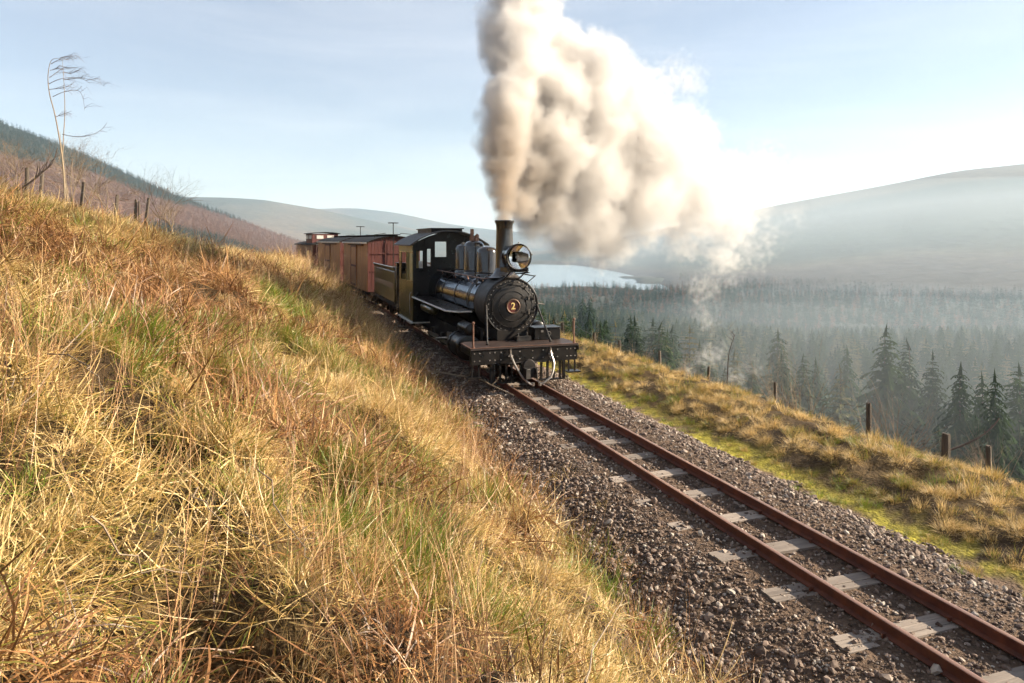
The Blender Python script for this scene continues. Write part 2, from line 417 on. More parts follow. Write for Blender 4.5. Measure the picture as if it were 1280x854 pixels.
# ------------------------------------------------------------------ hills
def hill(name, pts, dist, foot, base, colour_fn, ncol=260, nrow=90, seed=0, rough=0.05, back=900, kind='structure'):
    """pts: (photo x, photo y) of the crest; dist: crest distance per column; foot: distance of the foot"""
    px = np.array([p[0] for p in pts], float); py = np.array([p[1] for p in pts], float)
    cx = np.linspace(px[0], px[-1], ncol)
    D = np.interp(cx, *dist); F = np.interp(cx, *foot)
    zc = EYE + (300 - np.interp(cx, px, py))/FPX*D
    k = np.ones(9)/9; zc = np.convolve(np.pad(zc, 4, 'edge'), k, 'valid')
    t = np.concatenate([np.linspace(0, 1, nrow), 1 + np.linspace(0.03, 1, 16)])
    T = t[:, None]; tt = np.minimum(T, 1)
    Yv = np.where(T <= 1, F + (D-F)*tt, D + (T-1)*back)
    Xv = (cx[None]-640)/FPX*Yv
    prof = np.where(T <= 1, tt**1.12, 1 - 0.25*(T-1)**1.5)
    Zv = base + (zc[None]-base)*prof
    amp = (zc[None]-base)*rough
    Zv = Zv + amp*2*fnoise(Xv*0.004 + seed, Yv*0.004, 4)*np.clip(1-np.abs(tt-0.5)*1.6, 0.06, 1)
    c = colour_fn(Xv.ravel(), Yv.ravel(), Zv.ravel(), np.broadcast_to(T, Xv.shape).ravel(), np.broadcast_to(cx[None], Xv.shape).ravel())
    m = attr_mat(name + '_cover', nscale=0.03 if name != 'hillside' else 0.06, amt=0.35, bump=1.0 if name == 'hillside' else .5, bdist=6.0, bscale=0.05)
    o = grid_object(name, Xv, Yv, Zv, c, m); o['kind'] = kind
    return o, (Xv, Yv, Zv, c, cx, t)

def lerp(a, b, f): return a + (b-a)*f[:, None]
def col_left(x, y, z, t, cx):
    larch = np.array([0.11, 0.058, 0.036]); pine = np.array([0.012, 0.022, 0.016]); field = np.array([0.12, 0.10, 0.055])
    n = fnoise(x*0.006, y*0.006, 4)
    c = np.repeat(larch[None], len(x), 0)*(1 + 0.8*n)[:, None]
    lim = np.interp(cx, [-200, 0, 200, 300, 345], [0.62, 0.66, 0.78, 0.93, 1.1])
    c = lerp(c, pine[None], sstep(-0.03, 0.03, t - lim + 0.16*n))
    c = lerp(c, field[None], sstep(0.40, 0.30, t + 0.3*n))
    return c
def col_right(x, y, z, t, cx):
    moor = np.array([0.11, 0.09, 0.06]); wood = np.array([0.035, 0.048, 0.04]); heath = np.array([0.065, 0.058, 0.052])
    n = fnoise(x*0.002, y*0.002 + 9, 4)
    c = lerp(np.repeat(moor[None], len(x), 0), wood[None], sstep(0.86, 0.70, t + 0.25*n)*sstep(0.10, 0.25, t + 0.3*n))
    c = lerp(c, heath[None], sstep(0.2, 0.1, t + 0.3*n))
    return c
def col_far(x, y, z, t, cx):
    a = np.array([0.13, 0.10, 0.07]); b = np.array([0.05, 0.06, 0.045]); n = fnoise(x*0.002, y*0.002 + 4, 4)
    return lerp(np.repeat(a[None], len(x), 0), b[None], np.clip(0.5 + 3*n, 0, 1))

HILLS = {}
def make_hills():
    o, HILLS['left'] = hill('hillside', [(-700, 45), (-300, 85), (0, 153), (100, 191), (200, 236), (255, 258), (300, 275), (340, 290), (380, 304), (440, 318)],
                 ([-700, 0, 300, 440], [1100, 1300, 1700, 1900]), ([-700, 0, 300, 440], [260, 300, 420, 700]), -40, col_left, ncol=360, nrow=140, seed=3, rough=0.05)
    tag(o, 'left hillside with a dark pine crest above reddish brown larch')
    o, HILLS['right'] = hill('moorland_hill', [(480, 334), (600, 326), (700, 312), (800, 292), (900, 271), (975, 256), (1100, 233), (1200, 213), (1280, 205), (1500, 192), (1900, 185)],
                 ([480, 700, 1280, 1900], [3400, 3000, 2500, 2200]), ([480, 600, 720, 840, 1280, 1900], [2250, 2150, 1950, 1000, 720, 600]), -70, col_right, seed=9, rough=0.025)
    tag(o, 'broad hazy hill rising to the right behind the forest')
    o, _ = hill('distant_hill', [(150, 246), (280, 247), (330, 250), (400, 262), (450, 273), (520, 287), (600, 305)],
                ([150, 600], [3300, 3900]), ([150, 600], [1900, 2300]), -70, col_far, ncol=120, nrow=40, seed=5)
    tag(o, 'pale brown hill in the distance beyond the left hillside')
    o, _ = hill('distant_hill', [(300, 272), (380, 262), (440, 260), (490, 265), (550, 278), (600, 286), (680, 292), (760, 300)],
                ([300, 760], [5200, 5200]), ([300, 760], [4100, 4100]), -70, col_far, ncol=120, nrow=40, seed=6)
    tag(o, 'faintest blue hill on the horizon left of the smoke')

def make_lake():
    m = bpy.data.materials.new('lake_water'); m.use_nodes = True; n = m.node_tree; p = n.nodes['Principled BSDF']
    p.inputs['Base Color'].default_value = (0.05, 0.08, 0.10, 1); p.inputs['Roughness'].default_value = 0.12; p.inputs['IOR'].default_value = 1.33
    t = n.nodes.new('ShaderNodeTexCoord'); z = n.nodes.new('ShaderNodeTexNoise'); z.inputs['Scale'].default_value = 0.15; z.inputs['Detail'].default_value = 5
    b = n.nodes.new('ShaderNodeBump'); b.inputs['Strength'].default_value = 0.25; b.inputs['Distance'].default_value = 0.6
    n.links.new(t.outputs['Object'], z.inputs['Vector']); n.links.new(z.outputs['Fac'], b.inputs['Height']); n.links.new(b.outputs[0], p.inputs['Normal'])
    X, Y = np.meshgrid(np.linspace(-1100, 800, 20), np.linspace(800, 2300, 20))
    o = grid_object('lake', X, Y, np.full(X.shape, -70.0), np.zeros((X.size, 3)), m)
    tag(o, kind='structure')

# ------------------------------------------------------------------ scatter: points carry rotation, size and tint; geometry nodes place the clumps
def blade_mesh(name, blades, material, seg=4):
    """blades: arrays base(n,3), dir(n,3) horizontal lean direction, length, width, droop, shade"""
    base, lean, up, length, width, shade, curl = blades
    n = len(length); t = np.linspace(0, 1, seg+1)
    # centre line: starts up, bends over towards lean
    ang = up[:, None] + curl[:, None]*t[None]             # angle from vertical along the blade
    step = length[:, None]/seg
    hx = np.concatenate([np.zeros((n, 1)), np.cumsum(np.sin(ang[:, :-1])*step, 1)], 1)
    hz = np.concatenate([np.zeros((n, 1)), np.cumsum(np.cos(ang[:, :-1])*step, 1)], 1)
    C = base[:, None, :] + lean[:, None, :]*hx[..., None]; C[..., 2] += hz
    side = np.stack([-lean[:, 1], lean[:, 0], np.zeros(n)], 1)
    tw = rng.uniform(-0.8, 0.8, n)
    side = side*np.cos(tw)[:, None] + np.array([0, 0, 1.0])*np.sin(tw)[:, None]
    wd = width[:, None]*np.array([1.0, 1.0, 0.85, 0.6, 0.12] if seg == 4 else np.linspace(1, 0.12, seg+1))[None]
    A = C - side[:, None]*wd[..., None]/2; B = C + side[:, None]*wd[..., None]/2
    V = np.stack([A, B], 2).reshape(-1, 3)
    b0 = (np.arange(n)*(seg+1)*2)[:, None]; k = np.arange(seg)[None]*2
    q = np.stack([b0+k, b0+k+1, b0+k+3, b0+k+2], -1).reshape(-1, 4)
    me = bpy.data.meshes.new(name)
    me.vertices.add(len(V)); me.vertices.foreach_set('co', V.ravel())
    me.loops.add(q.size); me.loops.foreach_set('vertex_index', q.ravel().astype(np.int32))
    me.polygons.add(len(q)); me.polygons.foreach_set('loop_start', np.arange(0, q.size, 4, dtype=np.int32))
    me.update(calc_edges=True)
    at = me.attributes.new('shade', 'FLOAT', 'POINT'); at.data.foreach_set('value', np.repeat(shade, (seg+1)*2).astype(np.float32))
    me.polygons.foreach_set('use_smooth', np.ones(len(q), bool))
    me.materials.append(material)
    return me

def tuft(name, material, n, rad, lmin, lmax, wmin, wmax, up0, up1, curl0, curl1, seg=4, bias=0.0, inward=0.6):
    a = rng.uniform(0, 2*math.pi, n); r = rad*np.sqrt(rng.random(n))
    base = np.stack([r*np.cos(a), r*np.sin(a), np.full(n, -0.03)], 1)
    la = a + rng.normal(0, inward, n); lean = np.stack([np.cos(la) + bias, np.sin(la), np.zeros(n)], 1)
    lean /= np.linalg.norm(lean, axis=1)[:, None]
    return blade_mesh(name, (base, lean, rng.uniform(up0, up1, n), rng.uniform(lmin, lmax, n), rng.uniform(wmin, wmax, n), rng.random(n), rng.uniform(curl0, curl1, n)), material, seg)

def stone_mesh(name, material, r=1.0, seed=0):
    g = np.random.default_rng(seed); bm = bmesh.new(); bmesh.ops.create_icosphere(bm, subdivisions=1, radius=r)
    cuts = [(Vector(g.normal(size=3)).normalized(), g.uniform(0.5, 0.85)) for _ in range(9)]
    for v in bm.verts:
        for nrm, d in cuts:
            k = v.co.dot(nrm)
            if k > d*r: v.co -= nrm*(k - d*r)
        v.co.x *= 1.2; v.co.z *= 0.75
    me = bpy.data.meshes.new(name); bm.to_mesh(me); bm.free(); me.materials.append(material); return me

def scatter(name, P, rot, scl, tint, meshes, label, cat, group=None):
    """one object whose points are dressed with copies of the small meshes"""
    me = bpy.data.meshes.new(name); n = len(P); print('scatter', name, n)
    me.vertices.add(n); me.vertices.foreach_set('co', np.asarray(P, np.float32).ravel())
    for k, arr, ty in (('rot', rot, 'FLOAT_VECTOR'), ('scl', scl, 'FLOAT'), ('tint', tint, 'FLOAT')):
        at = me.attributes.new(k, ty, 'POINT')
        at.data.foreach_set('vector' if ty == 'FLOAT_VECTOR' else 'value', np.asarray(arr, np.float32).ravel())
    me.update()
    o = bpy.data.objects.new(name, me); COL.objects.link(o)
    g = bpy.data.node_groups.new(name + '_scatter', 'GeometryNodeTree')
    g.interface.new_socket('Geometry', in_out='INPUT', socket_type='NodeSocketGeometry')
    g.interface.new_socket('Geometry', in_out='OUTPUT', socket_type='NodeSocketGeometry')
    N = g.nodes.new; K = g.links.new
    gi = N('NodeGroupInput'); go = N('NodeGroupOutput'); jn = N('GeometryNodeJoinGeometry')
    for i, m in enumerate(meshes):
        so = bpy.data.objects.new(name + '_piece', m)
        inf = N('GeometryNodeObjectInfo'); inf.inputs['Object'].default_value = so; inf.inputs['As Instance'].default_value = False
        ti = N('GeometryNodeGeometryToInstance'); K(inf.outputs['Geometry'], ti.inputs[0]); K(ti.outputs[0], jn.inputs[0])
    ip = N('GeometryNodeInstanceOnPoints'); ip.inputs['Pick Instance'].default_value = True
    mp_ = N('GeometryNodeMeshToPoints')
    K(gi.outputs[0], mp_.inputs['Mesh']); K(mp_.outputs[0], ip.inputs['Points'])
    K(jn.outputs[0], ip.inputs['Instance'])
    def na(nm, ty):
        a = N('GeometryNodeInputNamedAttribute'); a.data_type = ty; a.inputs['Name'].default_value = nm; return a.outputs['Attribute']
    e2r = N('FunctionNodeEulerToRotation'); K(na('rot', 'FLOAT_VECTOR'), e2r.inputs[0]); K(e2r.outputs[0], ip.inputs['Rotation'])
    K(na('scl', 'FLOAT'), ip.inputs['Scale'])
    rv = N('FunctionNodeRandomValue'); rv.data_type = 'INT'; rv.inputs[4].default_value = 0; rv.inputs[5].default_value = len(meshes)-1
    K(rv.outputs[2], ip.inputs['Instance Index'])
    K(ip.outputs[0], go.inputs[0])
    md = o.modifiers.new('scatter', 'NODES'); md.node_group = g
    for m in {m.materials[0].name for m in meshes}: me.materials.append(bpy.data.materials[m])
    return tag(o, label, cat, group, 'stuff')

def slope_rot(x, y, amount=0.6, spin=None, jitter=0.12):
    e = 0.12
    gx = (H(x+e, y) - H(x-e, y))/(2*e); gy = (H(x, y+e) - H(x, y-e))/(2*e)
    n = len(x)
    # tilt the clump's up axis towards the surface normal, then spin it
    rx = np.arctan(gy)*amount + rng.normal(0, jitter, n); ry = -np.arctan(gx)*amount + rng.normal(0, jitter, n)
    rz = rng.uniform(0, 2*math.pi, n) if spin is None else spin
    return rx, ry, rz
def euler_from(rx, ry, rz):
    # compose Rz(spin) first, then tilt about x and y; returned as an XYZ euler
    cx, sx, cy_, sy, cz, sz = np.cos(rx), np.sin(rx), np.cos(ry), np.sin(ry), np.cos(rz), np.sin(rz)
    # M = Ry * Rx * Rz
    m00 = cy_*cz + sy*sx*sz; m10 = cx*sz; m20 = -sy*cz + cy_*sx*sz
    m21 = sy*sz + cy_*sx*cz; m22 = cy_*cx
    return np.stack([np.arctan2(m21, m22), np.arcsin(np.clip(-m20, -1, 1)), np.arctan2(m10, m00)], 1)

def sample_ground(n, rmin, rmax, a0, a1, power=1.0):
    """random ground points in the field of view, thinning out with distance"""
    t = rng.random(n); r = (rmin**power + t*(rmax**power - rmin**power))**(1/power)
    a = np.radians(rng.uniform(a0, a1, n)); return r*np.sin(a), r*np.cos(a)

def make_grass():
    straw = leaf_mat('straw_blades', (0.15, 0.22, 0.02), (0.47, 0.30, 0.092), (0.84, 0.63, 0.31), 0.35, (0.22, 0.16, 0.035))
    brown = leaf_mat('bracken', (0.09, 0.04, 0.015), (0.24, 0.11, 0.04), (0.42, 0.23, 0.09), 0.3)
    stem = leaf_mat('dry_stems', (0.22, 0.10, 0.045), (0.42, 0.23, 0.11), (0.62, 0.42, 0.22), 0.2)
    def tussock(nm, m_, n, rad, l0, l1, w0, w1, bias=.45):
        # a dome of arching blades: short and upright in the heart, long and drooping at the rim
        a = rng.uniform(0, 2*math.pi, n); f = np.sqrt(rng.random(n)); r = rad*f
        base = np.stack([r*np.cos(a), r*np.sin(a), .10*(1-f**2)-.06], 1); la = a + rng.normal(0, .55, n)
        lean = np.stack([np.cos(la) + bias, np.sin(la), np.zeros(n)], 1); lean /= np.linalg.norm(lean, axis=1)[:, None]
        L_ = rng.uniform(l0, l1, n)*(.65 + .5*f); up = rng.uniform(0, .35, n) + .7*f; curl = rng.uniform(.5, 2.1, n)*(.6 + .5*f)
        return blade_mesh(nm, (base, lean, up, L_, rng.uniform(w0, w1, n), rng.random(n), curl), m_, 5)
    T = [tussock('t%d' % k, straw, 190, .15, .10, .28, .003, .006) for k in range(5)]
    Tf = [tussock('f%d' % k, straw, 130, .22, .20, .42, .005, .010) for k in range(3)]
    def matting(nm, m_, n, rad, l0, l1, w0, w1):
        return tuft(nm, m_, n, rad, l0, l1, w0, w1, .9, 1.7, -1.1, 1.2, inward=3.0, bias=.4)
    M_ = [matting('m%d' % k, straw, 95, .24, .10, .34, .003, .007) for k in range(3)]
    short = [tuft('s%d' % k, straw, 90, 0.12, 0.08, 0.24, 0.003, 0.006, 0.0, 0.6, 0.2, 1.2) for k in range(3)]
    brk = [tuft('b%d' % k, brown, 80, 0.22, 0.12, 0.42, 0.004, 0.010, 0.5, 1.6, 0.0, 1.6, inward=1.5) for k in range(3)]
    tall = [tuft('l%d' % k, stem, 7, 0.10, 0.55, 1.0, 0.0025, 0.004, 0.0, 0.28, 0.1, 0.7, inward=1.5) for k in range(4)]
    # ---- bank, left of the track
    def place(x, y, sc_, tint, rotj=0.15, amount=0.75, spin=None, dz=0.0):
        z = H(x, y) + dz; e = euler_from(*slope_rot(x, y, amount, spin, rotj))
        return np.stack([x, y, z], 1), e, sc_, tint
    def dens(rho, ds, r0, r1, a0, a1):
        """ground points at rho per square metre near the eye, thinning as clumps grow with distance"""
        rr = np.linspace(r0, r1, 2000); pdf = rho*rr/(1 + rr/ds)**2*R(a1-a0); cdf = np.cumsum(pdf)*(rr[1]-rr[0]); n = int(cdf[-1])
        r = np.interp(rng.random(n)*cdf[-1], cdf, rr); a = np.radians(rng.uniform(a0, a1, n)); return r*np.sin(a), r*np.cos(a), .92 + .5*r/ds
    def lumpf(x, y): return fnoise(x*0.8 + 3, y*0.8, 3)*0.45 + (mound(x, y) - .62)*.38
    def lumpf(x, y, f=lumpf): return f(x, y) - .42*hollow(x, y)
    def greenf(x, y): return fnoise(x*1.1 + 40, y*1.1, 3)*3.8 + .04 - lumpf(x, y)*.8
    def edge(x, y):
        s, u = to_su(x, y); return u + .42*sstep(-4, 5, s)*-1, s, u
    down = lambda n: TH + rng.normal(0, .8, n)
    x, y, k = dens(18, 20, 1.3, 62, -50, 30); ue, s, u = edge(x, y); d = np.hypot(x, y)
    lu = lumpf(x, y); ok = (ue < -1.9 + .6*fnoise(x*1.5, y*1.5, 2)) & (u > -26) & (rng.random(len(x)) < np.clip(.5 + lu*4.0, .12, 1))
    x, y, k, d, lu, ue = [v[ok] for v in (x, y, k, d, lu, ue)]; n = len(x)
    g = np.clip(greenf(x, y), 0, 1)*sstep(26, 12, d)
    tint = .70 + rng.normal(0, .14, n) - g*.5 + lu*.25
    scl = rng.uniform(.55, 1.15, n)*k*(.55 + .45*sstep(1.2, 4.5, d))*(.45 + .55*sstep(-1.8, -2.9, ue))
    nr = d < 15
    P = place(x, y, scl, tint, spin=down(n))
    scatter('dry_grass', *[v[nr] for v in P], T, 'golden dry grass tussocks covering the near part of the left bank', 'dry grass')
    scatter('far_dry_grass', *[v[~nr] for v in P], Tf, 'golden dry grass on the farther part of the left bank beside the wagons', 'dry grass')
    x, y, k = dens(48, 12, 1.3, 40, -50, 30); ue, s, u = edge(x, y); d = np.hypot(x, y)
    ok = (ue < -1.8 + .6*fnoise(x*1.5, y*1.5, 2)) & (u > -22); x, y, k, d = [v[ok] for v in (x, y, k, d)]; n = len(x); lu = lumpf(x, y)
    b_ = fnoise(x*.55 + 80, y*.55 + 20, 3) + rng.normal(0, .05, n) - lu*.35 > .03
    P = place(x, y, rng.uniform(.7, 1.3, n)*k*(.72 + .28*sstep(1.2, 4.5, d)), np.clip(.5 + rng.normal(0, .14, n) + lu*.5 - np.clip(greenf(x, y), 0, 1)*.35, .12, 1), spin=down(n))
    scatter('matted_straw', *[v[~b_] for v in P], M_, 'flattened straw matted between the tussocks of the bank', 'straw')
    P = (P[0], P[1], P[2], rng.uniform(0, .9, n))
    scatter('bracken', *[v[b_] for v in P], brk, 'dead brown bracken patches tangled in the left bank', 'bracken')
    x, y, k = dens(42, 13, 1.5, 26, -50, 30); ue, s, u = edge(x, y); ok = (ue < -1.8) & (rng.random(len(x)) < np.clip(greenf(x, y)*1.6, 0, 1)); x, y, k = x[ok], y[ok], k[ok]
    scatter('green_grass', *place(x, y, rng.uniform(.8, 1.6, len(x))*k*(.5 + .5*sstep(1.2, 4.5, np.hypot(x, y))), rng.uniform(-.15, .22, len(x))), short, 'short green grass blades growing among the dry tussocks', 'green grass')
    # stems standing above the bank, mainly along its lower edge and crest
    x, y = sample_ground(15000, 2.2, 45, -46, 30, 1.0); ue, s, u = edge(x, y)
    wgt = np.clip(0.05 + 0.95*np.exp(-((ue + 2.7)/0.8)**2)*sstep(4, 9, np.hypot(x, y)) + 0.35*(fnoise(x*0.4, y*0.4 + 60, 2) > 0.12), 0, 1)
    wgt = np.clip(wgt + .9*sstep(3, 8, s)*sstep(34, 26, s)*sstep(-6, -4, u)*sstep(-1.2, -1.8, u), 0, 1)
    ok = (ue < -1.7) & (u > -18) & (rng.random(len(x)) < wgt); x, y, ue, s = x[ok], y[ok], ue[ok], s[ok]
    sc_ = rng.uniform(0.45, 1.0, len(x))*(1 + .6*sstep(0, 6, s)*np.exp(-((ue + 3.0)/1.4)**2))
    scatter('tall_stems', *place(x, y, sc_, rng.random(len(x)), 0.22, 0.2), tall, 'tall dry stems standing above the grass beside the train', 'dry stems')
    x, y, k = dens(60, 9, 3.0, 22, -20, 46); s, u = to_su(x, y); ok = (u > -2.3) & (u < -.85) & (rng.random(len(x)) < .05 + .55*sstep(-1.1, -2.0, u + .9*fnoise(x*1.5, y*1.5, 3))); x, y, k = x[ok], y[ok], k[ok]
    scatter('ballast_litter', *place(x, y, rng.uniform(.25, .6, len(x))*k, rng.random(len(x))*.8, spin=down(len(x))), [M_[0], brk[0], brk[1]], 'dead grass and bracken litter strewn over the left edge of the ballast', 'litter')
    # ---- verge, right of the track
    x, y, k = dens(60, 16, 4.5, 60, -22, 46); s, u = to_su(x, y); d = np.hypot(x, y)
    def l2f(x, y): return fnoise(x*0.7 + 30, y*0.9, 2)*0.18 + (mound(x + 50, y, .5) - .6)*.3
    ok = (u > 1.42 + 0.9*fnoise(x*2, y*2, 2)) & (u < 8); x, y, u, d, k = [v[ok] for v in (x, y, u, d, k)]; n = len(x); l2 = l2f(x, y)
    green = np.clip(fnoise(x*1.1 + 11, y*1.1 + 7, 3)*2.6 + 0.12 + sstep(2.6, 1.8, u)*0.9 - l2*2.0, 0, 1)
    tint = 0.74 + rng.normal(0, 0.12, n) - green*0.52
    big = (u > 1.95) & (rng.random(n) < .42 + 1.2*l2)
    P = place(x, y, k*rng.uniform(.35, .7, n)*(.42 + .58*sstep(4.0, 3.2, u)), tint)
    scatter('verge_grass', *[v[big] for v in P], T, 'straw coloured tussocks on the verge right of the rails', 'verge grass')
    P = place(x, y, k*rng.uniform(.35, .8, n)*(0.55 + 0.45*sstep(1.7, 2.8, u)), tint - .2)
    scatter('moss_grass', *[v[~big] for v in P], short, 'short yellow green mossy grass edging the ballast', 'mossy grass')
    x, y = sample_ground(3600, 7, 55, -20, 46, 1.0); s, u = to_su(x, y)
    ok = (u > 3.8) & (u < 6.5) & (rng.random(len(x)) < sstep(7, 20, np.hypot(x, y))); x, y = x[ok], y[ok]
    scatter('verge_stems', *place(x, y, rng.uniform(0.35, 0.75, len(x)), rng.random(len(x))*0.8, 0.25, 0.2), tall, 'thin reddish dry stems along the verge fence', 'dry stems')

def stone_mat():
    m = bpy.data.materials.new('ballast_stone'); m.use_nodes = True; n = m.node_tree; p = n.nodes['Principled BSDF']
    p.inputs['Roughness'].default_value = 0.8
    a = n.nodes.new('ShaderNodeObjectInfo'); r = n.nodes.new('ShaderNodeValToRGB')
    cs = [(0.0, (0.05, 0.032, 0.022)), (0.35, (0.12, 0.08, 0.058)), (0.65, (0.18, 0.125, 0.095)), (0.88, (0.24, 0.19, 0.155)), (1.0, (0.42, 0.37, 0.31))]
    r.color_ramp.elements[0].color = (*cs[0][1], 1); r.color_ramp.elements[1].color = (*cs[-1][1], 1)
    for pos, c in cs[1:-1]: e = r.color_ramp.elements.new(pos); e.color = (*c, 1)
    n.links.new(a.outputs['Random'], r.inputs[0]); n.links.new(r.outputs[0], p.inputs['Base Color'])
    return m

def make_ballast():
    m = stone_mat(); st = [stone_mesh('stone%d' % k, m, 1.0, k) for k in range(6)]
    N_ = 150000
    # metres along and across the line; denser near the eye
    s = -13.5 + (rng.random(N_)**1.45)*30; u = rng.uniform(-2.5, 1.75, N_)
    x = P0[0] + s*D0[0] + u*N0[0]; y = P0[1] + s*D0[1] + u*N0[1]
    near = np.hypot(x, y)
    ok = (u < 1.45 + 0.25*fnoise(x*2, y*2, 2)*2) & (u > -2.0 + 0.9*fnoise(x*1.6, y*1.6, 3)*2) & (y > 2.5) & (s < 16)
    mid = (np.abs(u) < 0.8); ok &= ~(mid & (rng.random(N_) < 0.45))
    x, y, u = x[ok], y[ok], u[ok]; n = len(x); near = near[ok]
    size = rng.lognormal(-4.4, 0.48, n)*np.where(np.abs(u) < 0.9, 0.75, 0.9)*(1 + near/40)
    size = np.clip(size, 0.008, 0.05)
    z = H(x, y) + size*0.25
    rot = rng.uniform(0, 6.28, (n, 3)); rot[:, :2] = rng.normal(0, 0.5, (n, 2))
    scatter('ballast', np.stack([x, y, z], 1), rot, size, rng.random(n), st, 'loose grey brown ballast stones around the sleepers', 'gravel')

# ------------------------------------------------------------------ railway track
def make_track():
    t = empty('railway_track', (P0[0], P0[1], 0), TH)
    tag(t, 'rusty narrow gauge railway track on wooden sleepers', 'railway track')
    inv = Matrix.Translation((P0[0], P0[1], 0)) @ Matrix.Rotation(TH, 4, 'Z'); inv = inv.inverted()
    prof = [(-.045, -.1), (.045, -.1), (.045, -.092), (.008, -.078), (.008, -.03), (.025, -.022), (.025, -.003), (.02, 0), (-.02, 0), (-.025, -.003), (-.025, -.022), (-.008, -.03), (-.008, -.078), (-.045, -.092)]
    ss = list(np.arange(-26, 46, 1.0))
    for sg in (-1, 1):
        vs = []; fs = []; n = len(prof)
        for s in ss:
            for a, z in prof:
                x, y, h = track(s, sg*(0.3015 + 0.025) + a); vs.append(inv @ Vector((x, y, z)))
        for j in range(len(ss)-1):
            for i in range(n):
                k = (i+1) % n; fs.append((j*n+i, j*n+k, (j+1)*n+k, (j+1)*n+i))
        b = MB(); b.add(vs, fs); o = b.build('rail', MAT['rail_rust'], t); o.data.materials.append(MAT['rail_top'])
        idx = [0]*len(o.data.polygons)
        for p in o.data.polygons:
            if p.normal.z > 0.9 and p.center.z > -0.01: p.material_index = 1
    # sleepers, each its own
    variants = []
    for k in range(5):
        g = random.Random(k); b = MB()
        L_ = 0.75
        # a weathered baulk built as two or three split boards with a crack between them
        cuts = [-0.1, g.uniform(-0.035, 0.035), 0.1] if k % 2 else [-0.1, g.uniform(-.06, -.03), g.uniform(.02, .05), 0.1]
        for i in range(len(cuts)-1):
            e0 = g.uniform(-0.02, 0.02); e1 = g.uniform(-0.02, 0.02); zt = -0.1005 - g.uniform(0, .006)
            b.box((-L_ + e0, cuts[i] + 0.0025, -0.22), (L_ + e1, cuts[i+1] - 0.0025, zt))
        me = b.mesh('sleeper'); me.materials.append(MAT['sleeper_wood']); variants.append(me)
    s = -12.6; k = 0; sp = MB()
    g = random.Random(5)
    while s < 42:
        x, y, h = track(s, g.uniform(-0.03, 0.03))
        o = bpy.data.objects.new('sleeper', variants[g.randrange(5)]); COL.objects.link(o); o.parent = t
        o.matrix_parent_inverse = Matrix()
        p = inv @ Vector((x, y, -g.uniform(0.0, 0.008)))
        o.location = p; o.rotation_euler = (g.uniform(-.012, .012), g.uniform(-.006, .006), h - TH + g.uniform(-.025, .025))
        if g.random() < 0.5: o.rotation_euler.z += math.pi
        for sg in (-1, 1):
            for e in (-1, 1):
                q = track(s + e*0.03, sg*0.3265 + e*0.056); q = inv @ Vector((q[0], q[1], -0.105)); sp.box((q.x-.009, q.y-.009, q.z), (q.x+.009, q.y+.009, q.z+.032))
                sp.box((q.x-.018, q.y-.014, q.z+.026), (q.x+.018, q.y+.014, q.z+.036))
        s += 0.69 + g.uniform(-0.03, 0.03); k += 1
    o = sp.build('rail_spikes', MAT['rail_rust'], t); o['kind'] = 'stuff'

# ------------------------------------------------------------------ bogie used by tender and cars
def bogie(parent, s, wheel_r=0.22, base=1.3, half=0.5):
    fr = MB()
    for sg in (-1, 1):
        y0 = s - base/2
        fr.prism([(y0-.2, wheel_r+.08), (y0-.2, wheel_r-.05), (y0+.15, wheel_r-.05), (s-.2, wheel_r-.12), (s+.2, wheel_r-.12), (s+base/2-.15, wheel_r-.05), (s+base/2+.2, wheel_r-.05), (s+base/2+.2, wheel_r+.08), (s+.3, wheel_r+.2), (s-.3, wheel_r+.2)], 'x', sg*half-.03, sg*half+.03)
        for e in (-1, 1): fr.cyl((sg*(half+.03), s+e*base/2, wheel_r), (sg*(half+.09), s+e*base/2, wheel_r), .075, n=12)
        for e in (-.08, .08): fr.cyl((sg*half, s+e, wheel_r-.1), (sg*half, s+e, wheel_r+.2), .045, n=8)
    fr.box((-half, s-.12, wheel_r+.05), (half, s+.12, wheel_r+.2))
    f = fr.build('bogie_frame', MAT['frame_black'], parent)
    for e in (-1, 1):
        w_ = MB(); y = s + e*base/2; w_.cyl((-half, y, wheel_r), (half, y, wheel_r), .035, n=10)
        for sg in (-1, 1):
            w_.lathe([(0, wheel_r+.02), (.02, wheel_r+.02), (.03, wheel_r), (.09, wheel_r-.005), (.09, wheel_r-.04), (.05, wheel_r-.05), (.05, .07), (.1, .06)], (sg*.29, y, wheel_r), (sg, 0, 0), 28)
        w_.build('wheel_set', MAT['sooty_iron'], parent)
    return f

def knuckle(parent, s, sgn, z=0.36):
    b = MB(); b.box((-.05, min(s, s+sgn*.22), z-.05), (.05, max(s, s+sgn*.22), z+.05))
    b.prism([(-.09, s+sgn*.2), (.07, s+sgn*.2), (.1, s+sgn*.3), (.04, s+sgn*.36), (.02, s+sgn*.28), (-.05, s+sgn*.29), (-.06, s+sgn*.37), (-.11, s+sgn*.35)], 'z', z-.09, z+.09)
    return b.build('coupler', MAT['sooty_iron'], parent)

# ------------------------------------------------------------------ locomotive
def text_mesh(txt, size, extrude):
    c = bpy.data.curves.new('digit', 'FONT'); c.body = txt; c.size = size; c.extrude = extrude; c.align_x = 'CENTER'; c.align_y = 'CENTER'; c.offset = size*0.02
    o = bpy.data.objects.new('digit', c); COL.objects.link(o)
    dg = bpy.context.evaluated_depsgraph_get(); me = bpy.data.meshes.new_from_object(o.evaluated_get(dg)); bpy.data.objects.remove(o); bpy.data.curves.remove(c)
    return me

